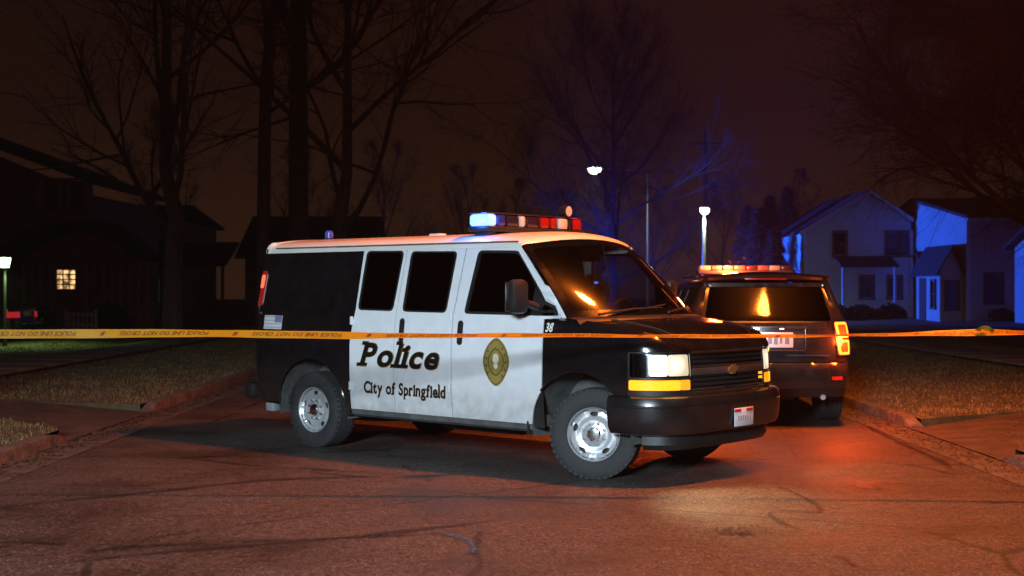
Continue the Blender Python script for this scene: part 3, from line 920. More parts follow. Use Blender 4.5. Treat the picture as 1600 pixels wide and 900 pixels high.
link_mesh('emblem', [vb.pt(UN, .925, .0, 1) + Vector((.012, y, z)) for y, z in bow] + [vb.pt(UN, .925, .0, 1) + Vector((-.005, y, z)) for y, z in bow],
          [tuple(range(12))] + [(i, (i + 1) % 12, 12 + (i + 1) % 12, 12 + i) for i in range(12)], M['gold_emblem'], gr, False)
bu = [.36, .39, .44] + list(np.linspace(.50, UN, 26))
recalc(vb.sweep([(-.05, .730), (.035, .735), (.062, .722), (.075, .69), (.080, .66), (.074, .655), (.074, .645), (.080, .64), (.080, .56), (.070, .47), (.045, .425), (-.02, .405), (-.06, .42)], bu, MB()).build('front_bumper', M['bumper_black'], van))
recalc(vb.sweep([(-.16, .46), (-.05, .42), (-.03, .33), (-.06, .285), (-.14, .285)], list(np.linspace(.62, UN, 20)), MB()).build('air_dam', M['black_plastic'], van))
# front plate
pp = vb.pt(UN, .53, .088, 1)
pl = MB().bbox((pp.x, .02, .525), (.008, .30, .155), .003).build('front_plate', M['plate_white'], van)
for y0, w_ in ((-.085, .10), (.105, .10)):
    MB().box((pp.x + .006, y0, .582), (.003, w_, .026)).build('plate_band', M['plate_red'], pl)
for k in range(6):
    MB().box((pp.x + .006, -.075 + k * .037, .515), (.003, .022, .045)).build('plate_mark', M['plate_mark_pale'], pl)

# windscreen, cowl, roof
def ws(u, v, o):
    bx, by, bz = -.135 + .345 * (1 - abs(u) ** 2.2), .958 * u, 1.362 + .02 * (1 - u * u)
    tx, ty, tz = -.752 + .135 * (1 - u * u), .842 * u, 1.992 + .062 * (1 - u * u)
    k = .028 * 4 * v * (1 - v) + o
    return Vector((bx + (tx - bx) * v + k * .72, by + (ty - by) * v, bz + (tz - bz) * v + k * .69))
wsp = [(-.985, .03), (.985, .03), (.985, .985), (-.985, .985)]
wsg = panel('windscreen', roundpoly(wsp, .05), ws, M['clear_glass'], van, off=0, thick=.006, step=.09)
panel('windscreen_frit', [(-1.0, -.005), (1.0, -.005), (1.0, 1.0), (-1.0, 1.0)], ws, M['frit'], wsg, off=.006, thick=.014, step=.09, holes=[roundpoly([(-.935, .075), (.935, .075), (.93, .93), (-.93, .93)], .06)])
cw = MB().grid([[ws(u, 0, 0) + Vector((dx, 0, dz)) for u in np.linspace(-1, 1, 18)] for dx, dz in ((-.05, -.02), (.01, .004), (.10, -.012), (.13, -.05))])
cw.build('cowl', M['black_plastic'], van)
for u0, u1 in ((-.80, .02), (-.02, .86)):
    a, b = ws(u0 * .2 + .0 if u0 < -.5 else .12, .0, .03), None
    pv = ws(u0, -.0, .035) + Vector((.03, 0, .0))
    tip = ws(u1, .07, .016)
    mid = pv.lerp(tip, .5) + Vector((.035, 0, .02))
    MB().tube([pv, mid, tip], [.012, .010, .007], 6).build('wiper', M['black_plastic'], van)
    MB().tube([ws(u1 - .33, .055, .014), ws(u1 + .02, .10, .012), ws(u1 + .10, .11, .012)], .009, 5).build('wiper_blade', M['black_plastic'], van)
rows = []
xs = [-.752, -.775, -.81, -.86, -.93, -1.02, -1.2] + list(np.linspace(-1.5, -4.0, 10)) + [-4.15, -4.25]
ur = [float(x) for x in xs] + [-4.32]
ur += list(np.linspace(vb.u_of_y_rear(.975), vb.u_of_y_rear(.60), 7))
for u in ur:
    x0 = vb.P(u)[0]
    t = min(1, max(0, (-.752 - x0) / .28)); drop = .078 * (1 - math.sqrt(max(0, 1 - (1 - t) ** 2)))
    row = []
    for z in (1.985, 2.03, 2.06, 2.085, 2.10):
        p = vb.pt(u, z, .004, 1); p.z -= drop * (0 if z < 2 else 1) * (z - 1.985) / .115; row.append(p)
    e_ = row[-1]
    mid = [Vector((e_.x, e_.y * k, e_.z + .052 * (1 - k * k))) for k in np.linspace(.92, -.92, 15)]
    full = row + mid + [Vector((p.x, -p.y, p.z)) for p in row[::-1]]
    bul = .135 * max(0, 1 - (-.752 - x0) / .55) if u > -1.4 else 0
    if u < -4.3: bul = 0
    full = [Vector((p.x + bul * (1 - (p.y / .842) ** 2 if abs(p.y) < .842 else 0), p.y, p.z)) for p in full]
    rows.append(full)
recalc(MB().grid(rows).build('roof', M['roof_white'], van))
rw = rows[-1]
recalc(MB().add(rw + [Vector((p.x - .01, p.y, 1.97)) for p in rw], [(i, i + 1, len(rw) + i + 1, len(rw) + i) for i in range(len(rw) - 1)]).build('roof_rear_edge', K, van))
for side in (-1, 1):
    MB().tube([vb.pt(u, 2.036, .006, side) for u in np.linspace(-.80, -4.2, 16)], .009, 6).build('drip_rail', M['liner'], van)
# rear bumper and step
MB().bbox((REAR - .06, 0, .53), (.17, 1.84, .17), .04).build('rear_bumper', M['black_plastic'], van)
MB().bbox((-4.28, -.78, .36), (.14, .10, .10), .02).build('hitch_bracket', M['steel_rim'], van)
# floor, chassis, axles
MB().box((-2.35, 0, .46), (3.9, 1.70, .10)).build('floor', M['underbody'], van)
ch = MB()
for yy in (-.42, .42): ch.box((-1.85, yy, .36), (5.1, .09, .14))
for xx in (-4.0, -2.7, -1.4, .35): ch.box((xx, 0, .37), (.10, .84, .10))
ch.build('chassis_frame', M['underbody'], van)
MB().tube([(B_C, -.75, .38), (B_C, .75, .38)], .05, 10).lathe([(.001, -.17), (.12, -.12), (.16, 0), (.12, .12), (.001, .17)], 16, m=Matrix.Translation((B_C, .05, .37))).build('rear_axle', M['underbody'], van)
MB().bbox((-1.9, .15, .33), (1.1, .55, .26), .06).build('fuel_tank', M['liner'], van)
MB().tube([(-.4, .3, .30), (-2.4, .35, .28), (-3.0, -.55, .30), (-4.3, -.68, .34), (-4.52, -.68, .33)], .035, 8).build('exhaust_pipe', M['underbody'], van)
MB().bbox((.35, 0, .36), (.35, 1.0, .18), .04).build('cross_member', M['underbody'], van)
MB().tube([(.02, -.78, .36), (.02, .78, .36)], .04, 8).build('front_axle', M['underbody'], van)
# mud flap behind the front wheel
MB().bbox((-.56, -.90, .40), (.02, .17, .12), .006).build('mud_flap', M['black_plastic'], van)
MB().bbox((-2.88, -.90, .41), (.03, .17, .10), .006).build('mud_flap', M['black_plastic'], van)
# wheels: the front pair steered left
ST = R(24)
kp = .66
for side in (-1, 1):
    px_, py_ = 0.0, side * kp
    off = side * .18
    make_wheel(van, 'wheel', px_ - math.sin(ST) * off, py_ + math.cos(ST) * off, .386, ST, side)
    make_wheel(van, 'wheel', B_C, side * .835, .386, 0, side)

# cabin
MB().bbox((-.22, 0, 1.22), (.62, 1.62, .22), .07).build('dashboard', M['dash_tan'], van)
for y_ in (-.42, .42):
    st_ = empty('seat', (-1.12, y_, .5), 0, van)
    MB().bbox((0, 0, .28), (.52, .52, .16), .05).build('cushion', M['seat_cloth'], st_)
    MB().bbox((-.30, 0, .72), (.16, .52, .78), .06, Matrix.Rotation(R(-8), 3, 'Y')).build('backrest', M['seat_cloth'], st_)
    MB().bbox((-.37, 0, 1.22), (.12, .30, .24), .05).build('headrest', M['seat_cloth'], st_)
sw = [(-.60 + .05 * math.sin(a), .42 + .19 * math.cos(a), 1.33 + .18 * math.sin(a)) for a in np.linspace(0, 2 * math.pi, 25)]
MB().tube(sw, .014, 6, False).tube([(-.60, .23, 1.33), (-.60, .61, 1.33)], .014, 6).tube([(-.60, .42, 1.33), (-.35, .42, 1.22)], .03, 8).build('steering_wheel', M['black_plastic'], van)
MB().box((-1.62, 0, 1.28), (.02, 1.66, 1.46)).build('partition', M['underbody'], van)
MB().box((-.20, -.45, 1.345), (.26, .30, .012), Matrix.Rotation(R(12), 3, 'Z')).build('papers', M['paper'], van)
MB().bbox((-.62, .02, 1.90), (.03, .26, .07), .015).build('rear_view_mirror', M['black_plastic'], van)
# door mirrors
for side in (-1, 1):
    mr_ = empty('door_mirror', (-.50, side * .96, 1.47), 0, van)
    MB().bbox((-.02, side * .20, .075), (.11, .19, .30), .05, Matrix.Rotation(R(side * 12), 3, 'Z')).build('housing', M['black_plastic'], mr_)
    MB().bbox((-.078, side * .21, .075), (.008, .15, .25), .003, Matrix.Rotation(R(side * 12), 3, 'Z')).build('mirror_glass', M['chrome'], mr_)
    MB().tube([(.04, 0, -.02), (.03, side * .14, .02)], [.04, .03], 8).build('arm', M['black_plastic'], mr_)
MB().tube([(.28, -.80, 1.28), (.22, -.82, 1.62), (.15, -.84, 2.0)], [.004, .003, .002], 5).build('aerial', M['black_plastic'], van)

# roof light bar across the van
lb = empty('light_bar', (-1.38, 0, 2.145), 0, van)
MB().bbox((0, 0, .025), (.27, 1.46, .05), .015).build('base', M['black_plastic'], lb)
for y_ in (-.62, .62): MB().bbox((0, y_, -.035), (.20, .10, .10), .015).build('mounting_foot', M['bracket_blue'], lb)
mods = [(-.655, .13, 'lens_blue_lit'), (-.52, .12, 'lens_blue'), (-.36, .18, 'lens_dark'), (-.215, .09, 'lens_clear_solid'), (-.065, .19, 'lens_dark'),
        (.115, .15, 'lens_red'), (.255, .11, 'lens_red'), (.40, .15, 'lens_clear_solid'), (.51, .055, 'lens_dark'), (.62, .15, 'lens_red')]
for y_, w_, mn in mods:
    MB().bbox((0, y_, .105), (.25, w_ - .008, .115), .03).build('lens_module', M[mn], lb)
MB().bbox((0, 0, .172), (.24, 1.44, .016), .007).build('top_cover', M['lens_dark'], lb)
SPT = Matrix.Translation((.05, .50, .235)) @ Matrix.Rotation(R(-90), 4, 'Z')
MB().lathe([(.001, -.06), (.05, -.05), (.065, .0), (.06, .05), (.001, .052)], 16, m=SPT).build('spot_lamp', M['black_plastic'], lb)
MB().lathe([(.001, .056), (.05, .055)], 16, m=SPT).build('spot_lamp_glass', M['lens_clear_solid'], lb)
# small rear beacon
bc = empty('rear_beacon', (-3.95, -.28, 2.13), 0, van)
MB().lathe([(.055, 0), (.055, .025), (.045, .03)], 16, 'Z').build('base', M['black_plastic'], bc)
MB().lathe([(.045, .03), (.045, .085), (.03, .105), (.001, .11)], 16, 'Z').build('dome', M['lens_blue_soft'], bc)
MB().bbox((-2.5, -.1, 2.155), (.16, .10, .035), .012).build('roof_vent', M['roof_white'], van)

# lettering and decals on the kerb side
mp = LM(-1)
put_text('lettering', 'Police', -2.738, -1.600, .870, 1.097, mp, M['lettering_outline'], van, .30, .044, .003, .11, .0)
put_text('lettering', 'Police', -2.730, -1.610, .873, 1.094, mp, M['lettering_black'], van, .30, .032, .0045, .10, .024)
put_text('lettering', 'City of Springfield', -2.632, -1.530, .606, .722, mp, M['lettering_outline'], van, .06, .040, .003, .04, -.02)
put_text('lettering', 'City of Springfield', -2.628, -1.534, .607, .721, mp, M['lettering_black'], van, .06, .030, .0045, .04, .0)
put_text('fleet_number', '38', -.352, -.268, 1.245, 1.322, mp, M['lettering_white'], van, .15, .03, .009, 0, .0)
bcx, bcz = -.912, .962
def oval(kx, kz):
    out = []
    for a in range(0, 360, 10):
        x, z = math.cos(R(a)), math.sin(R(a))
        w_ = (1 - .30 * max(0, -z) ** 1.5) if z < 0 else (1 - .22 * z ** 2)
        out.append((bcx + .155 * kx * x * w_ * (1.0 if abs(z) < .85 else .95), bcz + .215 * kz * z))
    return out
bd = panel('badge', oval(1, 1), mp, M['badge_gold'], van, off=.003, thick=.002, step=.05)
panel('badge_ring', oval(.93, .94), mp, M['badge_dark'], bd, off=.004, thick=.001, holes=[oval(.88, .90)], step=.05)
panel('badge_field', oval(.62, .58), mp, M['badge_dark'], bd, off=.004, thick=.001, holes=[oval(.55, .52)], step=.05)
panel('badge_seal', [(bcx + .038 * math.cos(R(a)), bcz + .03 + .045 * math.sin(R(a))) for a in range(0, 360, 20)], mp, M['badge_pale'], bd, off=.005, thick=.001)
panel('badge_seal', [(bcx + .026 * math.cos(R(a)), bcz - .035 + .026 * math.sin(R(a))) for a in range(0, 360, 20)], mp, M['badge_pale'], bd, off=.005, thick=.001)
for a in range(0, 360, 24):
    x, z = bcx + .115 * math.cos(R(a)), bcz + .165 * math.sin(R(a))
    if abs(z - bcz) > .14: continue
    panel('badge_mark', rrect(x - .008, z - .012, x + .008, z + .012, .003, 2), mp, M['badge_dark'], bd, off=.0045, thick=.001)
fl = panel('flag_decal', [(-4.20, 1.192), (-3.895, 1.192), (-3.895, 1.335), (-4.20, 1.335)], mp, M['flag_white'], van, off=.003, thick=.002)
for k in range(4):
    z0 = 1.203 + k * .036
    panel('stripe', [(-4.195, z0), (-4.02 if k > 1 else -3.90, z0), (-4.02 if k > 1 else -3.90, z0 + .016), (-4.195, z0 + .016)], mp, M['flag_stripe'], fl, off=.0045, thick=.001)
panel('canton', [(-4.015, 1.262), (-3.897, 1.262), (-3.897, 1.333), (-4.015, 1.333)], mp, M['flag_blue'], fl, off=.0045, thick=.001)
MB().bbox(mp(-4.30, 1.36, .004), (.02, .01, .03), .003).build('marker_light', M['chrome'], van)
# light thrown by the head lamps
for side in (-1, 1):
    q = vb.pt(uC + .14, .98, .02, side)
    ld = bpy.data.lights.new('headlamp_beam', 'SPOT'); ld.energy = 150 if side < 0 else 40; ld.color = (1.0, .72, .36); ld.spot_size = R(86); ld.spot_blend = .9; ld.shadow_soft_size = .05
    lo = bpy.data.objects.new('headlamp_beam', ld); lo.parent = van; lo.location = q
    lo.rotation_euler = Vector((1, side * .15, -.95)).to_track_quat('-Z', 'Y').to_euler(); col.objects.link(lo)
ld = bpy.data.lights.new('blue_strobe', 'POINT'); ld.energy = 5; ld.color = (.10, .22, 1.0); ld.shadow_soft_size = .05
lo = bpy.data.objects.new('blue_strobe', ld); lo.parent = lb; lo.location = (0, -.82, .10); col.objects.link(lo)
# ---- police SUV seen from behind ------------------------------------------------
SUV_LOC, SUV_YAW = (3.16, 19.55), R(87.3)
suv = empty('police_suv', (SUV_LOC[0], SUV_LOC[1], 0), SUV_YAW)
tag(suv, 'dark police SUV seen from behind with lit tail lamps at the kerb', 'suv')
SR = -4.04
plan = [(SR, 0.0), (SR + .01, .4), (SR + .03, .70), (SR + .08, .86), (SR + .20, .955), (SR + .45, .995), (-3.0, 1.01), (-2, 1.015), (-1, 1.015), (0, 1.01), (.4, .995)]
for y in np.linspace(.965, 0, 18): plan.append((1.0 - .10 * y * y - .34 * y ** 8, float(y)))
TZ = [.28, .42, .60, .85, 1.05, 1.18, 1.26, 1.74, 1.80, 1.84, 1.86]
TI = [.07, .03, .008, .0, .008, .03, .055, .225, .265, .32, .38]
RZ = [.28, .45, .48, .72, .76, .95, 1.12, 1.20, 1.72, 1.76, 1.82, 1.86]
RI = [.05, -.04, -.05, -.045, .0, .01, .03, .055, .335, .32, .325, .39]
STZ = ([-4, -.3, .3, .8, 1.0, 1.3], [1.24, 1.235, 1.20, 1.13, 1.08, 1.05])
sb = Body(plan, -1.5, (TZ, TI), ([.3, .6, .9, 1.1], [.03, .0, .01, .04]), (RZ, RI), STZ, -.50, .09)
SK, SMK = M['suv_paint'], M['black_plastic']
AC, AR = .40, .47
SRX = -2.95
ue = sb.u_of_y_rear(.90)
ut = sb.u_of_y_rear(.80)
for side in (-1, 1):
    mp = sb.map(side)
    top = [(u, sb.zt(u) - .001) for u in np.linspace(-.49, .62, 12)]
    a1 = math.degrees(math.asin((.44 - AC) / AR))
    panel('front_fender', top + [(.62, .44)] + arc(0, AC, AR, a1, 180 - a1, 18) + [(-.49, .44)], mp, SK, suv)
    un = sb.u1
    panel('front_fascia', [(u, sb.zt(u) - .001) for u in np.linspace(.63, un, 10)] + [(u, .34) for u in np.linspace(un, .63, 10)], mp, SK, suv)
    panel('headlamp', rrect(sb.u_of_y(.92), .86, sb.u_of_y(.60), 1.02, .02), mp, M['chrome'], suv, off=.006, thick=.01)
    doors = [('front_door', -.50, -1.56, -1.50), ('rear_door', -1.57, -2.60, -2.52)]
    for dn, ua, ub, uw in doors:
        low = [(ua, .42), (ub, .42)] if dn == 'front_door' else [(ua, .42), (-2.44, .42)] + [p for p in arc(SRX, AC, AR, 8, 52, 8)] + [(ub, .80)]
        wn_ = roundpoly([(ua - .06 if dn == 'rear_door' else ua - .16, 1.27), (ub + .05, 1.27), (ub + .07, 1.70), (ua - (.06 if dn == 'rear_door' else .62), 1.70)], .05)
        d_ = panel(dn, low + [(ub, 1.2), (ub, 1.75), (ua - (0 if dn == 'rear_door' else .62), 1.75), (ua, 1.24)], mp, SK, suv, holes=[wn_])
        panel('window', wn_, mp, M['privacy_glass'], d_, off=-.006, thick=.004)
        hq = mp(ub + .12, 1.08, .02); MB().bbox(hq, (.17, .03, .03), .01).build('door_handle', SK, d_)
    qw = roundpoly([(-2.70, 1.27), (ue + .22, 1.27), (ue + .32, 1.70), (-2.70, 1.70)], .05)
    q_ = panel('rear_quarter_panel', [(-2.61, .80)] + arc(SRX, AC, AR, 46, 175, 16) + [(ue, .44), (ue, 1.75), (-2.61, 1.75)], mp, SK, suv, holes=[qw])
    panel('window', qw, mp, M['privacy_glass'], q_, off=-.006, thick=.004)
    panel('rocker_sill', [(-.52, .415), (-2.46, .415), (-2.46, .31), (-.52, .31)], mp, SMK, suv, off=-.01)
    # rear corner: body, lamp, bumper half, tailgate half
    us = list(np.linspace(ue - .004, ut, 6))
    panel('rear_corner', [(u, .765) for u in us] + [(u, 1.75) for u in us[::-1]], mp, SK, suv)
    tl = panel('tail_lamp', roundpoly([(ut - .012, .835), (ue + .065, .835), (ue + .065, 1.235), (ut - .04, 1.235)], .02), mp, M['suv_tail_dark'], suv, off=.018, thick=.03, step=.03)
    for z0, z1, dx in ((.85, 1.02, .0), (1.045, 1.225, .012)):
        o0, o1 = ut + .0 - dx, ue + .050
        ring = roundpoly([(o0, z0), (o1, z0), (o1, z1), (o0 - .02, z1)], .03)
        hole = roundpoly([(o0 + (.030 if o0 < o1 else -.030), z0 + .028), (o1 + (-.032 if o0 < o1 else .032), z0 + .028), (o1 + (-.032 if o0 < o1 else .032), z1 - .028), (o0 + (.02 if o0 < o1 else -.046), z1 - .028)], .02)
        panel('lamp_ring', ring, mp, M['suv_tail_ring'], tl, off=.026, thick=.008, holes=[hole], step=.02)
        panel('lamp_core', hole, mp, M['suv_tail_core'], tl, off=.024, thick=.004, step=.02)
    panel('reflector', rrect(ut - .10, .56, ut + .02, .60, .01), mp, M['tail_red'], suv, off=.018, thick=.01)
    for cx in (0, SRX):
        rows = [[Vector((cx + (AR + .01) * math.cos(R(a)), side * yy, AC + (AR + .01) * math.sin(R(a)))) for yy in (.99, .8, .55)] for a in np.linspace(-6, 186, 18)]
        MB().grid(rows).build('wheel_housing', M['underbody'], suv)
        make_wheel(suv, 'wheel', cx, side * .86, .385, 0, side, .385, .265, .22, 'dark_chrome', True, True)
    MB().tube([sb.pt(u, 1.80, .03, side) + Vector((0, 0, .045)) for u in np.linspace(-1.35, -3.35, 10)], .016, 6).build('roof_rail', SMK, suv)
    mr_ = MB().bbox((-.62, side * 1.13, 1.22), (.12, .22, .20), .05)
    mr_.build('door_mirror', SK, suv)
    MB().grid([[mp(u, z, -.04) for z in (.40, .8, 1.2)] for u in np.linspace(-2.62, -.4, 6)]).build('inner_panel', SMK, suv)
    panel('windscreen_pillar', [(-1.10, 1.75), (-1.02, 1.75), (-.44, 1.235), (-.55, 1.235)], mp, SK, suv, off=.002)
bt = both(sb, sb.u0)
wt, we = ut - sb.u0, ue - sb.u0
def band(w, z0, z1, n=18):
    xs_ = list(np.linspace(-w, w, n))
    return [(x, z0) for x in xs_] + [(x, z1) for x in xs_[::-1]]
panel('tailgate', band(wt - .006, .765, 1.215), bt, SK, suv)
panel('rear_window', [(-wt + .012, 1.222), (wt - .012, 1.222), (wt - .05, 1.705), (-wt + .05, 1.705)], bt, M['suv_glass'], suv, off=-.004, thick=.004)
panel('window_surround', band(wt - .006, 1.217, 1.755), bt, SK, suv, off=.004, thick=.02,
      holes=[roundpoly([(-wt + .05, 1.235), (wt - .05, 1.235), (wt - .09, 1.70), (-wt + .09, 1.70)], .05)])
panel('rear_bumper', band(we + .10, .46, .755, 26), bt, SK, suv, off=.01, thick=.05)
panel('bumper_valance', band(we + .10, .36, .455, 26), bt, SMK, suv, off=-.01, thick=.03)
recalc(sb.hood(MB()).build('bonnet', SK, suv))
def sws(u, v, o):
    bx, by, bz = -.44 + .30 * (1 - u * u), .95 * u, 1.235 + .02 * (1 - u * u)
    tx, ty, tz = -1.03 + .12 * (1 - u * u), .79 * u, 1.75 + .07 * (1 - u * u)
    k = .03 * 4 * v * (1 - v) + o
    return Vector((bx + (tx - bx) * v + k * .65, by + (ty - by) * v, bz + (tz - bz) * v + k * .75))
panel('windscreen', [(-1, 0), (1, 0), (1, 1), (-1, 1)], sws, M['privacy_glass'], suv, thick=.005, step=.1)
rows = []
for u in [-1.03, -1.08, -1.15, -1.3, -1.6, -2.0, -2.5, -3.0, -3.3] + list(np.linspace(-3.45, sb.u_of_y_rear(.74), 7)):
    row = [sb.pt(u, z, .005, 1) for z in (1.745, 1.79, 1.82, 1.845, 1.86)]
    x0 = sb.P(u)[0]
    t = min(1, max(0, (-1.03 - x0) / .30)); dr = .03 * (1 - t)
    e_ = row[-1]
    full = row + [Vector((e_.x, e_.y * k, e_.z + .05 * (1 - k * k))) for k in np.linspace(.9, -.9, 13)] + [Vector((p.x, -p.y, p.z)) for p in row[::-1]]
    b_ = .12 * max(0, 1 - (-1.03 - x0) / .6) if u > -1.7 else 0
    rows.append([Vector((p.x + b_ * max(0, 1 - (p.y / .79) ** 2), p.y, p.z - dr)) for p in full])
recalc(MB().grid(rows).build('roof', SK, suv))
# spoiler with the high stop lamp
sp = MB().grid([[Vector((SR + a + .10 * (abs(y) / .75) ** 3, y, z - .035 * (y / .75) ** 2)) for y in np.linspace(-.76, .76, 15)] for a, z in ((.58, 1.895), (.43, 1.893), (.29, 1.872), (.255, 1.850), (.28, 1.815), (.46, 1.78))])
recalc(sp.build('spoiler', SK, suv))
MB().bbox((SR + .292, 0, 1.815), (.03, .50, .030), .01, Matrix.Rotation(R(20), 3, 'Y')).build('stop_lamp', M['stop_lens'], suv)
# number plate recess
SX = SR + .01
rc = MB().bbox((SX - .014, 0, 1.03), (.03, .80, .26), .012).build('plate_recess', M['recess_dark'], suv)
for (cy_, cz_, dy, dz) in ((0, 1.165, .84, .030), (0, .898, .80, .016), (-.41, 1.03, .014, .25), (.41, 1.03, .014, .25)):
    MB().bbox((SX - .030, cy_, cz_), (.03, dy, dz), .006).build('recess_trim', M['dark_chrome'], rc)
npl = MB().bbox((SX - .034, 0, 1.02), (.008, .54, .175), .004).build('number_plate', M['plate_white'], suv)
for k, (y_, w_) in enumerate(((-.20, .05), (-.13, .03), (-.07, .045), (.0, .05), (.08, .035), (.15, .05), (.21, .03))):
    MB().box((SX - .040, y_, 1.015 + (.004 if k % 2 else -.004)), (.004, w_, .075)).build('plate_mark', M['plate_mark'], npl)
for y_ in (-.14, .14):
    MB().bbox((SX - .034, y_, 1.150), (.03, .05, .012), .004).build('plate_lamp', M['plate_lamp'], suv)
panel_t = MB().bbox((SX - .052, .22, .635), (.008, .17, .085), .004).build('bumper_sticker', M['flag_stripe'], suv)
MB().box((SX + .005, 0, .842), (.012, 1.42, .010)).build('tailgate_crease', M['dark_chrome'], suv)
# underneath
MB().box((-1.5, 0, .42), (4.4, 1.5, .14)).build('floor', M['underbody'], suv)
MB().bbox((SR + .55, .10, .37), (.34, .95, .16), .05).build('muffler', M['liner'], suv)
MB().tube([(SR + .5, -.60, .38), (SR + .02, -.62, .36)], .032, 8).build('exhaust_pipe', M['steel_rim'], suv)
MB().bbox((SR + .10, 0, .40), (.12, .14, .08), .02).build('tow_hitch', M['steel_rim'], suv)
MB().tube([(SRX, -.75, .37), (SRX, .75, .37)], .055, 8).build('rear_axle', M['underbody'], suv)
MB().box((-1.95, 0, 1.0), (2.4, 1.7, .5)).build('seats', M['seat_cloth'], suv)
# roof bar
for ch in suv.children:          # low roof: the glasshouse is shallow on this model
    if ch.type == 'MESH':
        for q in ch.data.vertices:
            if q.co.z > 1.26: q.co.z = 1.26 + (q.co.z - 1.26) * .85
        for g_ in ch.children:
            if g_.type == 'MESH':
                for q in g_.data.vertices:
                    if q.co.z > 1.26: q.co.z = 1.26 + (q.co.z - 1.26) * .85
sl = empty('light_bar', (-1.75, 0, 1.815), 0, suv)
MB().bbox((0, 0, .012), (.30, 1.24, .05), .015).build('base', SMK, sl)
for k, (mn, w_) in enumerate((('bar_white_lit', .17), ('bar_red_lit', .17), ('bar_red_lit', .17), ('bar_red_lit', .15), ('lens_dark', .08), ('bar_red_lit', .16), ('bar_white_lit', .18), ('lens_dark', .12))):
    y_ = .53 - k * .152
    MB().bbox((0, y_, .068), (.28, .14, .065), .015).build('lens_module', M[mn], sl)
for y_ in (-.5, .5): MB().bbox((0, y_, -.035), (.1, .06, .06), .01).build('mounting_foot', SMK, sl)
rl = bpy.data.lights.new('red_strobe', 'POINT'); rl.energy = 500; rl.color = (1.0, .10, .02); rl.shadow_soft_size = .12
ro = bpy.data.objects.new('red_strobe', rl); ro.parent = sl; ro.location = (-.30, .25, .12); col.objects.link(ro)
tlq = sb.pt((ut + ue) / 2, 1.03, .12, -1)
for side in (-1, 1):
    q = sb.pt((ut + ue) / 2, 1.03, .14, side)
    ld = bpy.data.lights.new('tail_glow', 'POINT'); ld.energy = 110; ld.color = (1.0, .085, .012); ld.shadow_soft_size = .08
    lo = bpy.data.objects.new('tail_glow', ld); lo.parent = suv; lo.location = q; col.objects.link(lo)
pld = bpy.data.lights.new('plate_light', 'POINT'); pld.energy = 4.5; pld.color = (.85, .92, 1.0); pld.shadow_soft_size = .02
plo = bpy.data.objects.new('plate_light', pld); plo.parent = suv; plo.location = (SX - .13, .16, 1.13); col.objects.link(plo)
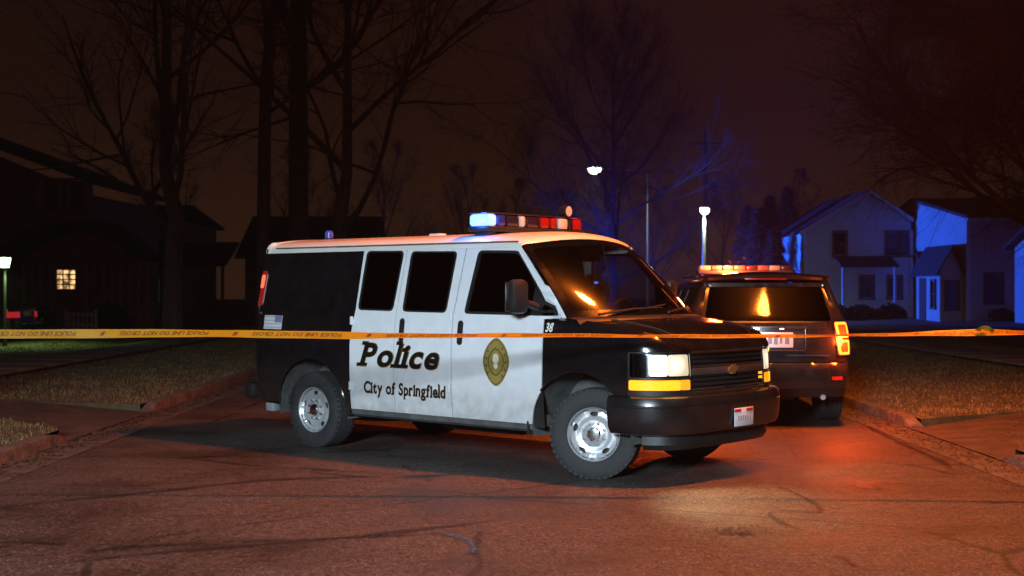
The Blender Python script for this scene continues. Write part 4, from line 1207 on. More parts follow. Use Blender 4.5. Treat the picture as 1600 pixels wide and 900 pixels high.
# ---------------------------------------------------------------- bare trees
mat('bark', (.050, .036, .028), .9, var=.4, scale=4, bump=.8, bscale=18)
mat('twig', (.045, .032, .026), .9, var=.3, scale=3)
def bare_tree(name, loc, height, r0, seed, fork=.28, spread=1.0, dens=1.0, lean=(0, 0), limbs=9, sub=(6, 6, 5), label='', group=None, droop=0.0, el=(38, 70)):
    rnd = random.Random(seed)
    t = empty(name, loc, rnd.uniform(0, 6.28) * 0)
    tag(t, label, 'tree', group)
    trunk, crown = MB(), MB()
    def rv(a): return Vector((rnd.gauss(0, a), rnd.gauss(0, a), rnd.gauss(0, a)))
    def grow(mb, p, d, L, r, n, sides, up, wob):
        pts, rad, dirs = [p.copy()], [r], [d.normalized()]
        for i in range(n):
            d = (d + rv(wob) + Vector((0, 0, up))).normalized()
            p = p + d * (L / n); pts.append(p.copy()); rad.append(max(.0035, r * (1 - .82 * (i + 1) / n))); dirs.append(d)
        mb.tube(pts, rad, sides, False)
        return pts, rad, dirs
    fh = height * fork
    # trunk with a root flare, forking into leaders
    base = Vector((0, 0, -.1))
    tp = [base, Vector((lean[0] * .05, lean[1] * .05, .25)), Vector((lean[0] * .2, lean[1] * .2, fh * .4)), Vector((lean[0] * .5, lean[1] * .5, fh * .75)), Vector((lean[0], lean[1], fh)), Vector((lean[0] * 1.4 + rnd.gauss(0, .15), lean[1] * 1.4, fh * 1.35)), Vector((lean[0] * 1.6 + rnd.gauss(0, .3), lean[1] * 1.6, height * .72)), Vector((lean[0] * 1.5, lean[1] * 1.5, height * .95))]
    tr = [r0 * 1.35, r0 * 1.08, r0 * .95, r0 * .88, r0 * .82, r0 * .60, r0 * .22, .02]
    trunk.tube(tp, tr, 10)
    def along(pts, t):
        k = t * (len(pts) - 1); i = min(len(pts) - 2, int(k)); return pts[i].lerp(pts[i + 1], k - i)
    a0 = rnd.uniform(0, 6.28)
    lv1 = []
    for i in range(limbs):
        t_ = i / (limbs - 1)
        z = fh * .85 + (height * .85 - fh * .85) * t_ ** 1.15
        p = None
        for a, b in zip(tp[:-1], tp[1:]):
            if a.z <= z <= b.z: p = a.lerp(b, (z - a.z) / (b.z - a.z)); break
        if p is None: p = tp[-1]
        az = a0 + i * 2.4 + rnd.gauss(0, .35)
        el_ = R(interp(t_, [0, 1], list(el))) + rnd.gauss(0, .08)
        d = Vector((math.cos(az) * math.cos(el_), math.sin(az) * math.cos(el_), math.sin(el_)))
        L = height * interp(t_, [0, .3, 1], [.50, .52, .20]) * spread * rnd.uniform(.85, 1.15)
        r = r0 * interp(t_, [0, 1], [.40, .17]) * rnd.uniform(.8, 1.1)
        lv1.append((grow(crown, p, d, L, r, 8, 6, .05 - droop * .04, .10), L))
    for (pts, rad, dirs), L in lv1:
        for j in range(int(sub[0] * dens)):
            t_ = rnd.uniform(.18, 1.0); p = along(pts, t_); d = dirs[min(len(dirs) - 1, int(t_ * len(dirs)))]
            dd = (d + rv(.55) + Vector((0, 0, .12 - droop * .25))).normalized()
            L2 = L * rnd.uniform(.28, .55) * (1.15 - .5 * t_)
            r2 = max(.012, rad[min(len(rad) - 1, int(t_ * len(rad)))] * .6)
            P2, R2, D2 = grow(crown, p, dd, L2, r2, 5, 4, .05 - droop * .07, .13)
            for k in range(int(sub[1] * dens)):
                t2 = rnd.uniform(.15, 1.0); p3 = along(P2, t2); d3 = (D2[min(len(D2) - 1, int(t2 * len(D2)))] + rv(.55) + Vector((0, 0, .06 - droop * .3))).normalized()
                L3 = L2 * rnd.uniform(.30, .60)
                P3, R3, D3 = grow(crown, p3, d3, L3, max(.007, r2 * .38), 3, 3, .03 - droop * .1, .15)
                for q in range(int(sub[2] * dens)):
                    t3 = rnd.uniform(.1, 1.0); p4 = along(P3, t3); d4 = (D3[min(len(D3) - 1, int(t3 * len(D3)))] + rv(.6) + Vector((0, 0, -droop * .2))).normalized()
                    grow(crown, p4, d4, L3 * rnd.uniform(.3, .7) + .1, .0055, 2, 3, 0, .2)
    trunk.build('trunk', M['bark'], t); crown.build('crown', M['twig'], t)
    return t
GZ = LZ
T1 = bare_tree('bare_tree', (-8.85, 35, GZ), 17, .27, 11, .20, 1.0, 1.0, (.1, 0), 11, (11, 9, 6), 'bare tree with a low fork standing before the house with the lit window')
T2 = bare_tree('bare_tree', (-7.6, 41, GZ), 19, .22, 23, .42, .8, 1.0, (.1, 0), 10, (9, 8, 5), 'slender straight bare trunk between two thicker trees behind the van tail')
T3 = bare_tree('bare_tree', (-7.15, 45, GZ), 21, .36, 5, .45, .85, 1.0, (.0, 0), 11, (10, 9, 6), 'thick dark bare trunk rising behind the rear roof of the van')
T4 = bare_tree('bare_tree', (-5.6, 43, GZ), 19, .30, 37, .20, 1.05, 1.0, (.1, 0), 11, (11, 9, 6), 'bare tree with long rising limbs behind the van side windows')
T5 = bare_tree('round_bare_tree', (5.6, 74, GZ), 15.5, .30, 71, .14, 1.25, 1.15, (0, 0), 17, (12, 9, 6), 'wide rounded bare tree behind the arm of the far street lamp', None, 0.0, (22, 68))
T6 = bare_tree('overhanging_tree', (12.9, 31, GZ), 14, .30, 53, .16, 1.0, 1.3, (.0, 0), 24, (12, 10, 7), 'dense dark tree with drooping branches before the white house', None, .30, (12, 72))
T7 = copy_tree(T6); T7.location = (17.2, 38, GZ); T7.rotation_euler = (0, 0, 2.2); T7.scale = (1.1, 1.1, 1.15)
tag(T7, 'second dark bare tree standing between the drooping tree and the garage', 'tree')
far_base = bare_tree('distant_tree', (-3.5, 98, GZ), 10, .17, 91, .15, 1.0, 1.0, (0, 0), 10, (8, 7, 6), 'low bare tree in the distant row across the end of the street', 'distant bare trees')
for (X, Y, sc_, rz) in ((-9, 92, 1.1, 1.1), (.5, 104, .95, 2.3), (4.0, 96, .8, 4.0), (10.5, 98, .85, 3.2), (15.5, 100, .9, .6), (-15, 95, 1.1, 5.0), (20.5, 96, .95, 1.9), (-21, 80, 1.2, 2.9)):
    c = copy_tree(far_base); c.location = (X, Y, GZ); c.scale = (sc_,) * 3; c.rotation_euler = (0, 0, rz)

# evergreens beside the white house: layered sprays of needles
mat('needles', (.018, .026, .014), .9, var=.5, scale=3)
def evergreen(loc, h, r, seed, label):
    rnd = random.Random(seed)
    t = empty('evergreen_tree', loc); tag(t, label, 'tree')
    MB().tube([(0, 0, -.1), (0, 0, h * .9)], [.16, .03], 8).build('trunk', M['bark'], t)
    v, f = [], []
    for i in range(5200):
        z = rnd.uniform(.06, 1) ** 1.0
        rr = r * (1 - z) ** .75 * (.75 + .25 * math.sin(z * 40 + rnd.uniform(0, 1.5))) + .08
        a = rnd.uniform(0, 6.283); q = rr * rnd.uniform(.25, 1.0) ** .6
        p = Vector((math.cos(a) * q, math.sin(a) * q, z * h - q * .25))
        d = Vector((math.cos(a), math.sin(a), rnd.uniform(-.7, .2))); s_ = d.cross(Vector((0, 0, 1))).normalized()
        L, w = rnd.uniform(.18, .42), rnd.uniform(.04, .10)
        n = len(v); v += [p - s_ * w, p + s_ * w, p + d * L + Vector((0, 0, rnd.uniform(-.1, .05)))]; f.append((n, n + 1, n + 2))
    link_mesh('crown', v, f, M['needles'], t, False)
evergreen((14.2, 74, GZ), 6.6, 1.7, 3, 'dark evergreen close behind the roof of the white gabled house')
evergreen((12.6, 68.4, GZ), 5.6, 2.3, 4, 'shorter dark evergreen set left of the white gabled house')
evergreen((13.0, 66.4, GZ), 4.4, 1.3, 6, 'small dark evergreen added to keep blue light off the white gabled house')  # added to block the blue light from the front of the side wall
evergreen((12.7, 72.4, GZ), 6.0, 2.2, 8, 'broad dark evergreen added to keep blue light off the white house side wall')  # added cover against the blue light on the rear of that wall
evergreen((16.4, 80, GZ), 7.6, 1.9, 5, 'tall dark evergreen rising over the ridge of the white house')

# ---------------------------------------------------------------- houses
mat('siding_white', (.60, .60, .57), .7, var=.08, scale=2)
mat('siding_cream', (.48, .46, .42), .7, var=.08, scale=2)
mat('siding_dark', (.16, .10, .09), .8, var=.2, scale=2)
mat('siding_tan', (.24, .17, .14), .8, var=.2, scale=2)
mat('shingle', (.035, .032, .031), .9, var=.3, scale=6, bump=.5, bscale=20)
mat('trim_white', (.62, .62, .60), .6, var=.05)
mat('trim_dark', (.10, .07, .065), .7, var=.1)
mat('door_paint', (.10, .05, .04), .5, var=.1)
mat('pane_dark', (.010, .011, .014), .08, var=.2)
mat('hedge', (.022, .030, .014), .9, var=.5, scale=4)
def wall_poly(name, pts, m, parent, thick=.15):
    """pts = outline of one wall face in world, pushed inward by its normal"""
    a, b, c = Vector(pts[0]), Vector(pts[1]), Vector(pts[2])
    nn = (b - a).cross(c - a).normalized()
    n = len(pts)
    v = [Vector(p) for p in pts] + [Vector(p) - nn * thick for p in pts]
    f = [tuple(range(n)), tuple(range(n, 2 * n))[::-1]] + [(i, n + i, n + (i + 1) % n, (i + 1) % n) for i in range(n)]
    return recalc(link_mesh(name, v, f, m, parent, False), False)
def window(parent, c, w, h, ax, pm='pane_dark', fm='trim_white', cols=2, rows_=2, shutters=None):
    """ax = outward normal: 'y' (facing -Y) or 'x' (facing -X)"""
    cx, cy_, cz = c
    fr = MB()
    def put(mb, du, dz, su, sz, d0, dd):
        if ax == 'y': mb.box((cx + du, cy_ - d0, cz + dz), (su, dd, sz))
        else: mb.box((cx - d0, cy_ + du, cz + dz), (dd, su, sz))
    b = .08
    put(fr, 0, h / 2 + b / 2, w + 2 * b, b, .03, .08); put(fr, 0, -h / 2 - b / 2, w + 2 * b + .06, b, .045, .11)
    put(fr, -w / 2 - b / 2, 0, b, h, .03, .08); put(fr, w / 2 + b / 2, 0, b, h, .03, .08)
    fo = fr.build('window', M[fm], parent, False)
    for i in range(cols):
        for j in range(rows_):
            pb = MB(); put(pb, -w / 2 + (i + .5) * w / cols, -h / 2 + (j + .5) * h / rows_, w / cols - .045, h / rows_ - .045, .012, .012)
            pb.build('pane', M[pm], fo, False)
    mb = MB()
    for i in range(1, cols): put(mb, -w / 2 + i * w / cols, 0, .045, h, .018, .03)
    for j in range(1, rows_): put(mb, 0, -h / 2 + j * h / rows_, w - .002, .045, .020, .03)
    if mb.v: mb.build('muntin', M[fm], fo, False)
    if shutters:
        for sg in (-1, 1):
            sh = MB(); put(sh, sg * (w / 2 + b + .17), 0, .30, h + .1, .03, .05); sh.build('shutter', M[shutters], parent, False)
    return fo
def roof_slab(name, a, b, c, d, parent, t=.14):
    return wall_poly(name, [a, b, c, d], M['shingle'], parent, t)
def slab_roof(name, a, b, c, d, parent, t=.15):
    a, b, c, d = map(Vector, (a, b, c, d))
    up = Vector((0, 0, t))
    v = [a, b, c, d, a + up, b + up, c + up, d + up]
    return recalc(link_mesh(name, v, [(0, 1, 2, 3), (4, 5, 6, 7), (0, 1, 5, 4), (1, 2, 6, 5), (2, 3, 7, 6), (3, 0, 4, 7)], M['shingle'], parent, False), False)
def block(parent, x0, x1, y0, y1, z, m, name='wall'):
    """four walls of a box house"""
    b = LZ - .3
    for pts in ([(x0, y0, b), (x1, y0, b), (x1, y0, z), (x0, y0, z)], [(x0, y1 - .16, b), (x0, y0 + .16, b), (x0, y0 + .16, z), (x0, y1 - .16, z)],
                [(x1, y0 + .16, b), (x1, y1 - .16, b), (x1, y1 - .16, z), (x1, y0 + .16, z)], [(x1, y1, b), (x0, y1, b), (x0, y1, z), (x1, y1, z)]):
        wall_poly(name, pts, m, parent)
def laps(parent, x0, x1, y, z0, z1, m, step=.42):
    """lap siding courses on a wall that faces the street"""
    z = z0; me = None
    while z < z1 - step * .5:
        if me is None:
            o = MB().add([(x0, -.004, 0), (x1, -.004, 0), (x1, -.004, step), (x0, -.004, step), (x0, -.035, .0), (x1, -.035, .0)],
                         [(4, 5, 2, 3), (0, 1, 5, 4)]).build('siding_course', m, parent, False); me = o.data
        else:
            o = bpy.data.objects.new('siding_course', me); o.parent = parent; col.objects.link(o)
        o.location = (0, y, z); z += step

# white gabled house on the right
hA = empty('gabled_house', (0, 0, 0)); tag(hA, 'white two storey gabled house with a porch roof over its front windows', 'house')
x0, x1, yA = 14.4, 19.6, 66.0
block(hA, x0, x1, yA, 75, 4.45, M['siding_white'])
wall_poly('gable_wall', [(x0, yA, 4.45), (x1, yA, 4.45), (x1, yA, 4.9), (17.5, yA, 6.30)], M['siding_white'], hA)
wall_poly('gable_wall', [(x1, yA + 9, 4.45), (x0, yA + 9, 4.45), (17.5, yA + 9, 6.30), (x1, yA + 9, 4.9)], M['siding_white'], hA)
laps(hA, x0, x1, yA, .2, 4.4, M['siding_white'])
slab_roof('roof', (x0 - .35, yA - .35, 4.24), (17.5, yA - .35, 6.32), (17.5, 75.4, 6.32), (x0 - .35, 75.4, 4.24), hA)
slab_roof('roof', (17.5, yA - .35, 6.32), (x1, yA - .35, 4.92), (x1, 75.4, 4.92), (17.5, 75.4, 6.32), hA)
for px_, py_, w_, h_ in ((1312, 381, .60, 1.15), (1394, 381, .55, 1.15), (1416, 381, .55, 1.15), (1354, 449, .62, 1.05), (1398, 449, .62, 1.05)):
    window(hA, ((px_ - 800) / FPX * yA, yA - .02, CAM_H - (py_ - 450) / FPX * yA), w_, h_, 'y', cols=1, rows_=2, fm='trim_dark')
slab_roof('porch_roof', (15.8, 64.6, 2.62), (18.6, 64.6, 2.62), (18.6, 65.98, 3.10), (15.8, 65.98, 3.10), hA, .10)
for xx in (15.95, 18.45): MB().box((xx, 64.75, 1.33), (.10, .10, 2.58)).build('porch_post', M['trim_white'], hA)
for xx in (x0 - .03, x1 - .06): MB().box((xx + .05, yA - .05, 2.3), (.16, .09, 4.3)).build('corner_board', M['trim_white'], hA, False)
for a_, b_ in (((x0 - .33, 4.18), (17.5, 6.24)), ((17.5, 6.24), (x1, 4.84))):
    mb_ = MB(); mb_.add([(a_[0], yA - .38, a_[1]), (b_[0], yA - .38, b_[1]), (b_[0], yA - .38, b_[1] + .20), (a_[0], yA - .38, a_[1] + .20), (a_[0], yA - .34, a_[1]), (b_[0], yA - .34, b_[1])], [(0, 1, 2, 3), (4, 5, 1, 0)])
    mb_.build('barge_board', M['trim_white'], hA, False)
# taller wing with the entry on its street corner
hC = empty('cream_house', (0, 0, 0)); tag(hC, 'cream house with a blue lit side wall and gabled entry', 'house')
cx0, cx1, cy0, cy1 = 19.8, 26.5, 58.6, 74.0
block(hC, cx0, cx1, cy0, cy1, 4.7, M['siding_cream'])
laps(hC, cx0 + .02, cx1, cy0, .2, 4.5, M['siding_cream'])
slab_roof('roof', (cx0 - .12, cy0 - .4, 4.62), (cx1 + .4, cy0 - .4, 4.62), (cx1 + .4, 66.3, 5.9), (cx0 - .12, 66.3, 5.9), hC)
slab_roof('roof', (cx0 - .12, cy1 + .4, 4.62), (cx1 + .4, cy1 + .4, 4.62), (cx1 + .4, 66.3, 5.9), (cx0 - .12, 66.3, 5.9), hC)
wall_poly('gable_wall', [(cx0, cy1, 4.7), (cx0, cy0, 4.7), (cx0, 66.3, 5.85)], M['siding_cream'], hC)
window(hC, (21.0, cy0 - .02, 1.60), .72, 1.25, 'y', cols=2, rows_=2, fm='trim_dark')
window(hC, (24.0, cy0 - .02, 1.60), .72, 1.25, 'y', cols=2, rows_=2, fm='trim_dark')
MB().box((cx0 + .07, cy0 - .05, 2.3), (.18, .09, 4.5)).build('corner_board', M['trim_white'], hC, False)
MB().tube([(cx0 - .1, cy0 - .46, 4.60), (cx1 + .4, cy0 - .46, 4.58)], .07, 8).build('gutter_pipe', M['trim_white'], hC)
ex0, ex1, ey, ey1 = 18.75, 19.78, 58.9, 62.3
wall_poly('entry_wall', [(ex0, ey, -.1), (ex1, ey, -.1), (ex1, ey, 2.5), ((ex0 + ex1) / 2, ey, 3.4), (ex0, ey, 2.5)], M['siding_cream'], hC)
wall_poly('entry_wall', [(ex1, ey1, -.1), (ex0, ey1, -.1), (ex0, ey1, 2.5), ((ex0 + ex1) / 2, ey1, 3.4), (ex1, ey1, 2.5)], M['siding_cream'], hC)
wall_poly('entry_wall', [(ex0, ey1 - .16, -.1), (ex0, ey + .16, -.1), (ex0, ey + .16, 2.5), (ex0, ey1 - .16, 2.5)], M['siding_cream'], hC)
em = (ex0 + ex1) / 2
slab_roof('entry_roof', (ex0 - .22, ey - .25, 2.14), (em, ey - .25, 3.42), (em, ey1 + .3, 3.42), (ex0 - .22, ey1 + .3, 2.14), hC, .10)
slab_roof('entry_roof', (em, ey - .25, 3.42), (ex1, ey - .25, 2.20), (ex1, ey1 + .3, 2.20), (em, ey1 + .3, 3.42), hC, .10)
window(hC, (em, ey - .02, 1.30), .50, 1.2, 'y', cols=1, rows_=2, fm='trim_dark')
window(hC, (ex0 - .02, 59.7, 1.35), .50, 1.2, 'x', cols=1, rows_=2, fm='trim_dark')
dr_ = MB().box((ex0 - .02, 61.3, 1.05), (.06, .92, 2.05)).build('entry_door', M['door_paint'], hC, False)
MB().box((ex0 - .06, 60.95, 1.0), (.03, .05, .12)).build('handle', M['chrome'], dr_, False)
slab_roof('small_dormer_roof', (19.2, 62.62, 2.55), (19.78, 62.62, 2.55), (19.78, 64.2, 3.3), (19.2, 64.2, 3.3), hC, .08)
hD = empty('garage', (0, 0, 0)); tag(hD, 'pale garage with a bright blue lit wall behind the drooping branches', 'garage')
block(hD, 20.95, 26, 49.5, 56.0, 3.3, M['siding_white'])
laps(hD, 20.97, 26, 49.5, .2, 3.1, M['siding_white'])
slab_roof('roof', (20.6, 49.1, 3.2), (26.4, 49.1, 3.2), (26.4, 52.75, 4.4), (20.6, 52.75, 4.4), hD)
slab_roof('roof', (20.6, 56.4, 3.2), (26.4, 56.4, 3.2), (26.4, 52.75, 4.4), (20.6, 52.75, 4.4), hD)
wall_poly('gable_wall', [(20.95, 56, 3.3), (20.95, 49.5, 3.3), (20.95, 52.75, 4.3)], M['siding_white'], hD)
MB().box((23.5, 49.46, 1.2), (2.6, .06, 2.2)).build('garage_door', M['trim_white'], hD, False)

# dark house on the left with the lit window
hL = empty('dark_house', (0, 0, 0)); tag(hL, 'dark two storey house with a warm lit window and arched porch', 'house')
yL = 54.0
lx = lambda px: (px - 800) / FPX * yL
lz = lambda py: CAM_H - (py - 450) / FPX * yL
block(hL, -31, lx(146), yL, 64, 5.35, M['siding_dark'])
laps(hL, -31, lx(146), yL, .2, 5.3, M['siding_dark'], .45)
slab_roof('roof', (-24.5, yL - .6, lz(178)), (lx(162), yL - .6, lz(293)), (lx(162), 64.6, lz(293)), (-24.5, 64.6, lz(178)), hL, .22)
slab_roof('roof', (-24.5, yL - .6, lz(178)), (-32, yL - .6, lz(293)), (-32, 64.6, lz(293)), (-24.5, 64.6, lz(178)), hL, .22)
wall_poly('gable_wall', [(-31, yL, 5.35), (lx(146), yL, 5.35), (-24.5, yL, lz(182))], M['siding_dark'], hL)
window(hL, (lx(84), yL - .02, lz(304)), .62, 1.15, 'y', fm='trim_dark', cols=2, rows_=3, shutters='siding_tan')
window(hL, (lx(118), yL - .02, lz(304)), .62, 1.15, 'y', fm='trim_dark', cols=2, rows_=3, shutters='siding_tan')
window(hL, (lx(133), yL - 2.28, lz(436) - .03), .72, .76, 'y', 'window_warm', 'siding_dark', cols=3, rows_=4)
# porch front of upright boards under a curved roof
xa, xb, yp = lx(66), lx(262), yL - 2.25
wall_poly('porch_wall', [(xa, yp, -.1), (xb, yp, -.1), (xb, yp, 2.75), (xa, yp, 2.75)], M['siding_dark'], hL)
bx = xa + .1; me = None
while bx < xb - .1:
    if not (lx(115) < bx < lx(152)):
        if me is None:
            o = MB().box((0, 0, 1.35), (.10, .05, 2.5)).build('porch_board', M['siding_tan'], hL, False); me = o.data
        else:
            o = bpy.data.objects.new('porch_board', me); o.parent = hL; col.objects.link(o)
        o.location = (bx, yp - .03, .05)
    bx += .34
rows = []
for k in range(17):
    t = k / 16; x = xa - .3 + (xb - xa + .6) * t
    z = 2.75 + (1.35 * math.sin(math.pi * (t * 1.15 + .02)) ** .8 if t * 1.15 < .96 else 0.1 * (1 - t))
    rows.append([Vector((x, yp - .35, z)), Vector((x, yp - .35, z - .14 if z > 2.9 else 2.62)), Vector((x, yp + .1, max(2.62, z - .14))), Vector((x, yL - .02, z + .25)), Vector((x, yp - .35, z))])
recalc(MB().grid(rows).build('porch_roof', M['shingle'], hL))
wall_poly('porch_gable', [(xa + .3, yp - .05, 2.74)] + [(xa + .3 + (xb - xa - .9) * k / 10, yp - .05, 2.74 + 1.05 * math.sin(math.pi * k / 10 * .93 + .08)) for k in range(11)] + [(xb - .5, yp - .05, 2.74)], M['siding_dark'], hL, .1)
# next house along, low roof
hM = empty('low_house', (0, 0, 0)); tag(hM, 'low dark house with a shallow roof beyond the arched porch', 'house')
block(hM, -24.0, -17.6, 71, 80, 5.2, M['siding_dark'])
slab_roof('roof', (-24.4, 70.6, 5.05), (-17.2, 70.6, 5.05), (-17.8, 75, 6.1), (-23.8, 75, 6.1), hM)
slab_roof('roof', (-24.4, 80.4, 5.05), (-17.2, 80.4, 5.05), (-17.8, 75, 6.1), (-23.8, 75, 6.1), hM)
slab_roof('porch_roof', (-19.6, 67.6, 2.7), (-14.4, 67.6, 2.7), (-14.4, 71, 3.9), (-19.6, 71, 3.9), hM)
for xx in (-19.4, -14.6): MB().box((xx, 67.8, 1.3), (.14, .14, 2.8)).build('porch_post', M['trim_dark'], hM, False)
window(hM, (-19.0, 70.98, 1.5), .8, 1.3, 'y', 'window_green', 'trim_dark')
window(hM, (-21.5, 70.98, 1.5), .8, 1.3, 'y', 'pane_dark', 'trim_dark')
hN = empty('bungalow', (0, 0, 0)); tag(hN, 'unlit bungalow hidden in the dark behind the row of trunks', 'house')
block(hN, -15.5, -8.5, 78, 88, 3.4, M['siding_dark'])
slab_roof('roof', (-16, 77.5, 3.3), (-8, 77.5, 3.3), (-8, 83, 5.9), (-16, 83, 5.9), hN)
slab_roof('roof', (-16, 88.5, 3.3), (-8, 88.5, 3.3), (-8, 83, 5.9), (-16, 83, 5.9), hN)
window(hN, (-13.6, 77.98, 1.6), .9, 1.3, 'y', fm='trim_dark'); window(hN, (-10.4, 77.98, 1.6), .9, 1.3, 'y', fm='trim_dark')

# shrubs under the houses
def shrub(loc, r, h, seed, label):
    rnd = random.Random(seed)
    t = empty('shrub', loc); tag(t, label, 'shrub', 'shrubs below the house fronts')
    MB().tube([(0, 0, -.1), (.05, 0, h * .5)], [.05, .02], 6).build('stem', M['bark'], t)
    v, f = [], []
    for i in range(1500):
        d = Vector((rnd.gauss(0, 1), rnd.gauss(0, 1), abs(rnd.gauss(0, 1)))).normalized() * rnd.uniform(.4, 1.05)
        p = Vector((d.x * r, d.y * r, d.z * h)); a = Vector((rnd.gauss(0, 1), rnd.gauss(0, 1), rnd.gauss(0, 1))).normalized() * .11
        b = a.cross(Vector((rnd.gauss(0, 1), rnd.gauss(0, 1), 1))).normalized() * .05
        n = len(v); v += [p - a, p + b, p + a, p - b]; f.append((n, n + 1, n + 2, n + 3))
    link_mesh('foliage', v, f, M['hedge'], t, False)
for i, (X, Y, r_, h_) in enumerate(((15.2, 64.0, .9, .8), (16.6, 64.0, .8, .7), (18.0, 64.0, .8, .75), (21.0, 57.8, .6, .6), (22.2, 57.8, .7, .7))):
    shrub((X, Y, GZ), r_, h_, i, 'low clipped shrub below the front of the white gabled house' if X < 19 else 'low clipped shrub below the front window of the cream house')
for i, (X, Y, r_, h_) in enumerate(((-20.0, 50.6, .9, .8), (-18.2, 50.7, .9, .9), (-15.2, 50.6, .8, .9))):
    shrub((X, Y, GZ), r_, h_, i + 20, 'dark shrub below the arched porch of the dark house')
# ---------------------------------------------------------------- street lamps, poles, lamp post
mat('galvanised', (.42, .44, .45), .5, metal=.3, var=.15, scale=5)
mat('pole_wood', (.08, .058, .042), .9, var=.35, scale=3, bump=.6, bscale=12)
mat('iron_black', (.015, .015, .016), .5, var=.2)
def lamp_light(parent, loc, energy, colr, rad=.15, cone=None, aim=(0, 0, -1)):
    ld = bpy.data.lights.new('lamp_light', 'SPOT' if cone else 'POINT'); ld.energy = energy; ld.color = colr; ld.shadow_soft_size = rad
    if cone: ld.spot_size = R(cone); ld.spot_blend = .6
    lo = bpy.data.objects.new('lamp_light', ld); lo.parent = parent; lo.location = loc
    lo.rotation_euler = Vector(aim).to_track_quat('-Z', 'Y').to_euler(); col.objects.link(lo)
    return lo
def street_lamp(base, head, label, lens, energy, colr, r=.085, cone=150, aim=(0, 0, -1), size=1.0, soft=.14, blend=.6):
    b, h = Vector(base), Vector(head)
    t = empty('street_lamp', b); tag(t, label, 'street lamp')
    top = Vector((0, 0, h.z - b.z - .25)); rel = h - b
    pole = MB().tube([(0, 0, 0), top * .5, top], [r, r * .85, r * .7], 12)
    pole.build('pole', M['galvanised'], t)
    MB().bbox((0, 0, .08), (r * 4, r * 4, .16), .03).build('base', M['galvanised'], t)
    if math.hypot(rel.x, rel.y) > .5:
        MB().tube([top + Vector((0, 0, -.1)), top + Vector((rel.x * .3, rel.y * .3, .16)), top + Vector((rel.x * .85, rel.y * .85, .26))], [r * .5, r * .42, r * .38], 8).build('arm', M['galvanised'], t)
    d = Vector((rel.x, rel.y, 0)); d = d.normalized() if d.length > .01 else Vector((0, -1, 0))
    m3 = Matrix(((d.x, -d.y, 0), (d.y, d.x, 0), (0, 0, 1)))
    MB().bbox(rel + Vector((0, 0, .09)), (.68 * size, .32 * size, .13 * size), .05, m3).build('lamp_head', M['galvanised'], t)
    MB().lathe([(.001, -.24 * size), (.10 * size, -.215 * size), (.18 * size, -.12 * size), (.195 * size, .0), (.17 * size, .04 * size)], 16, 'Z', Matrix.Translation(rel + Vector((0, 0, .0))) @ Matrix.Rotation(math.atan2(d.y, d.x), 4, 'Z') @ Matrix.Diagonal((1.5, 1, 1, 1))).build('lamp_lens', M[lens], t)
    lamp_light(t, rel + Vector((0, 0, -.30 * size)), energy, colr, soft, cone, aim).data.spot_blend = blend
    return t
street_lamp((6.3, 10.3, GZ), (3.8, 12.0, 9.0), 'sodium street lamp on a tall steel pole beside the tied tape', 'lamp_sodium', 7200, (1.0, .195, .016), soft=.29, cone=140, blend=.8)
street_lamp((-5.7, -7, GZ), (-3.6, -7, 5.4), 'cool white street lamp on the near kerb behind the viewer', 'lamp_cool', 23500, (.70, .87, 1.0), aim=(.11, 1.0, -.45), cone=54, soft=1.1, blend=1.0)
street_lamp((8.40, 83, GZ), (5.1, 83, 9.0), 'lit street lamp on a long arm above the van roof', 'lamp_cool', 1500, (.85, 1.0, .75), size=1.4)
street_lamp((8.62, 60.3, GZ), (8.60, 60, 5.15), 'short lit lamp post rising beside the roof of the parked SUV', 'lamp_cool', 500, (.85, 1.0, .75), r=.10, size=1.05)
# lamp post in front of the dark house
lp = empty('lamp_post', (-12.83, 34, GZ)); tag(lp, 'glowing garden lamp post on the lawn of the dark house', 'lamp post')
MB().tube([(0, 0, 0), (0, 0, .5), (0, 0, 1.95)], [.06, .04, .035], 10).build('post', M['iron_black'], lp)
MB().lathe([(.05, 1.95), (.12, 2.0), (.155, 2.02)], 8, 'Z').build('collar', M['iron_black'], lp)
MB().lathe([(.11, 2.02), (.155, 2.26), (.15, 2.27)], 8, 'Z').build('lantern_glass', M['lamp_green'], lp)
MB().lathe([(.17, 2.28), (.10, 2.36), (.03, 2.42), (.001, 2.45)], 8, 'Z').build('lantern_cap', M['iron_black'], lp)
lamp_light(lp, (.20, -.20, 2.0), 210, (.55, 1.0, .36), .1, 135)
# poles
up = empty('utility_pole', (-6.4, 10.9, GZ)); tag(up, 'wooden utility pole holding the end of the police tape', 'utility pole')
MB().tube([(0, 0, -.1), (0, 0, 4), (0, 0, 9.5)], [.15, .135, .11], 12).build('pole', M['pole_wood'], up)
MB().box((0, .12, 9.0), (1.8, .09, .11)).build('crossarm', M['pole_wood'], up, False)
for x in (-.8, -.3, .3, .8): MB().lathe([(.03, 9.06), (.045, 9.10), (.03, 9.14), (.045, 9.18), (.001, 9.22)], 8, 'Z', Matrix.Translation((x, .12, 0))).build('insulator', M['galvanised'], up)
uf = empty('utility_pole', (12.95, 90, GZ)); tag(uf, 'thin dark utility pole standing behind the short lit lamp post', 'utility pole')
MB().tube([(0, 0, -.1), (0, 0, 12)], [.16, .11], 10).build('pole', M['pole_wood'], uf)
MB().box((0, .12, 11.2), (2.2, .1, .12)).build('crossarm', M['pole_wood'], uf, False)

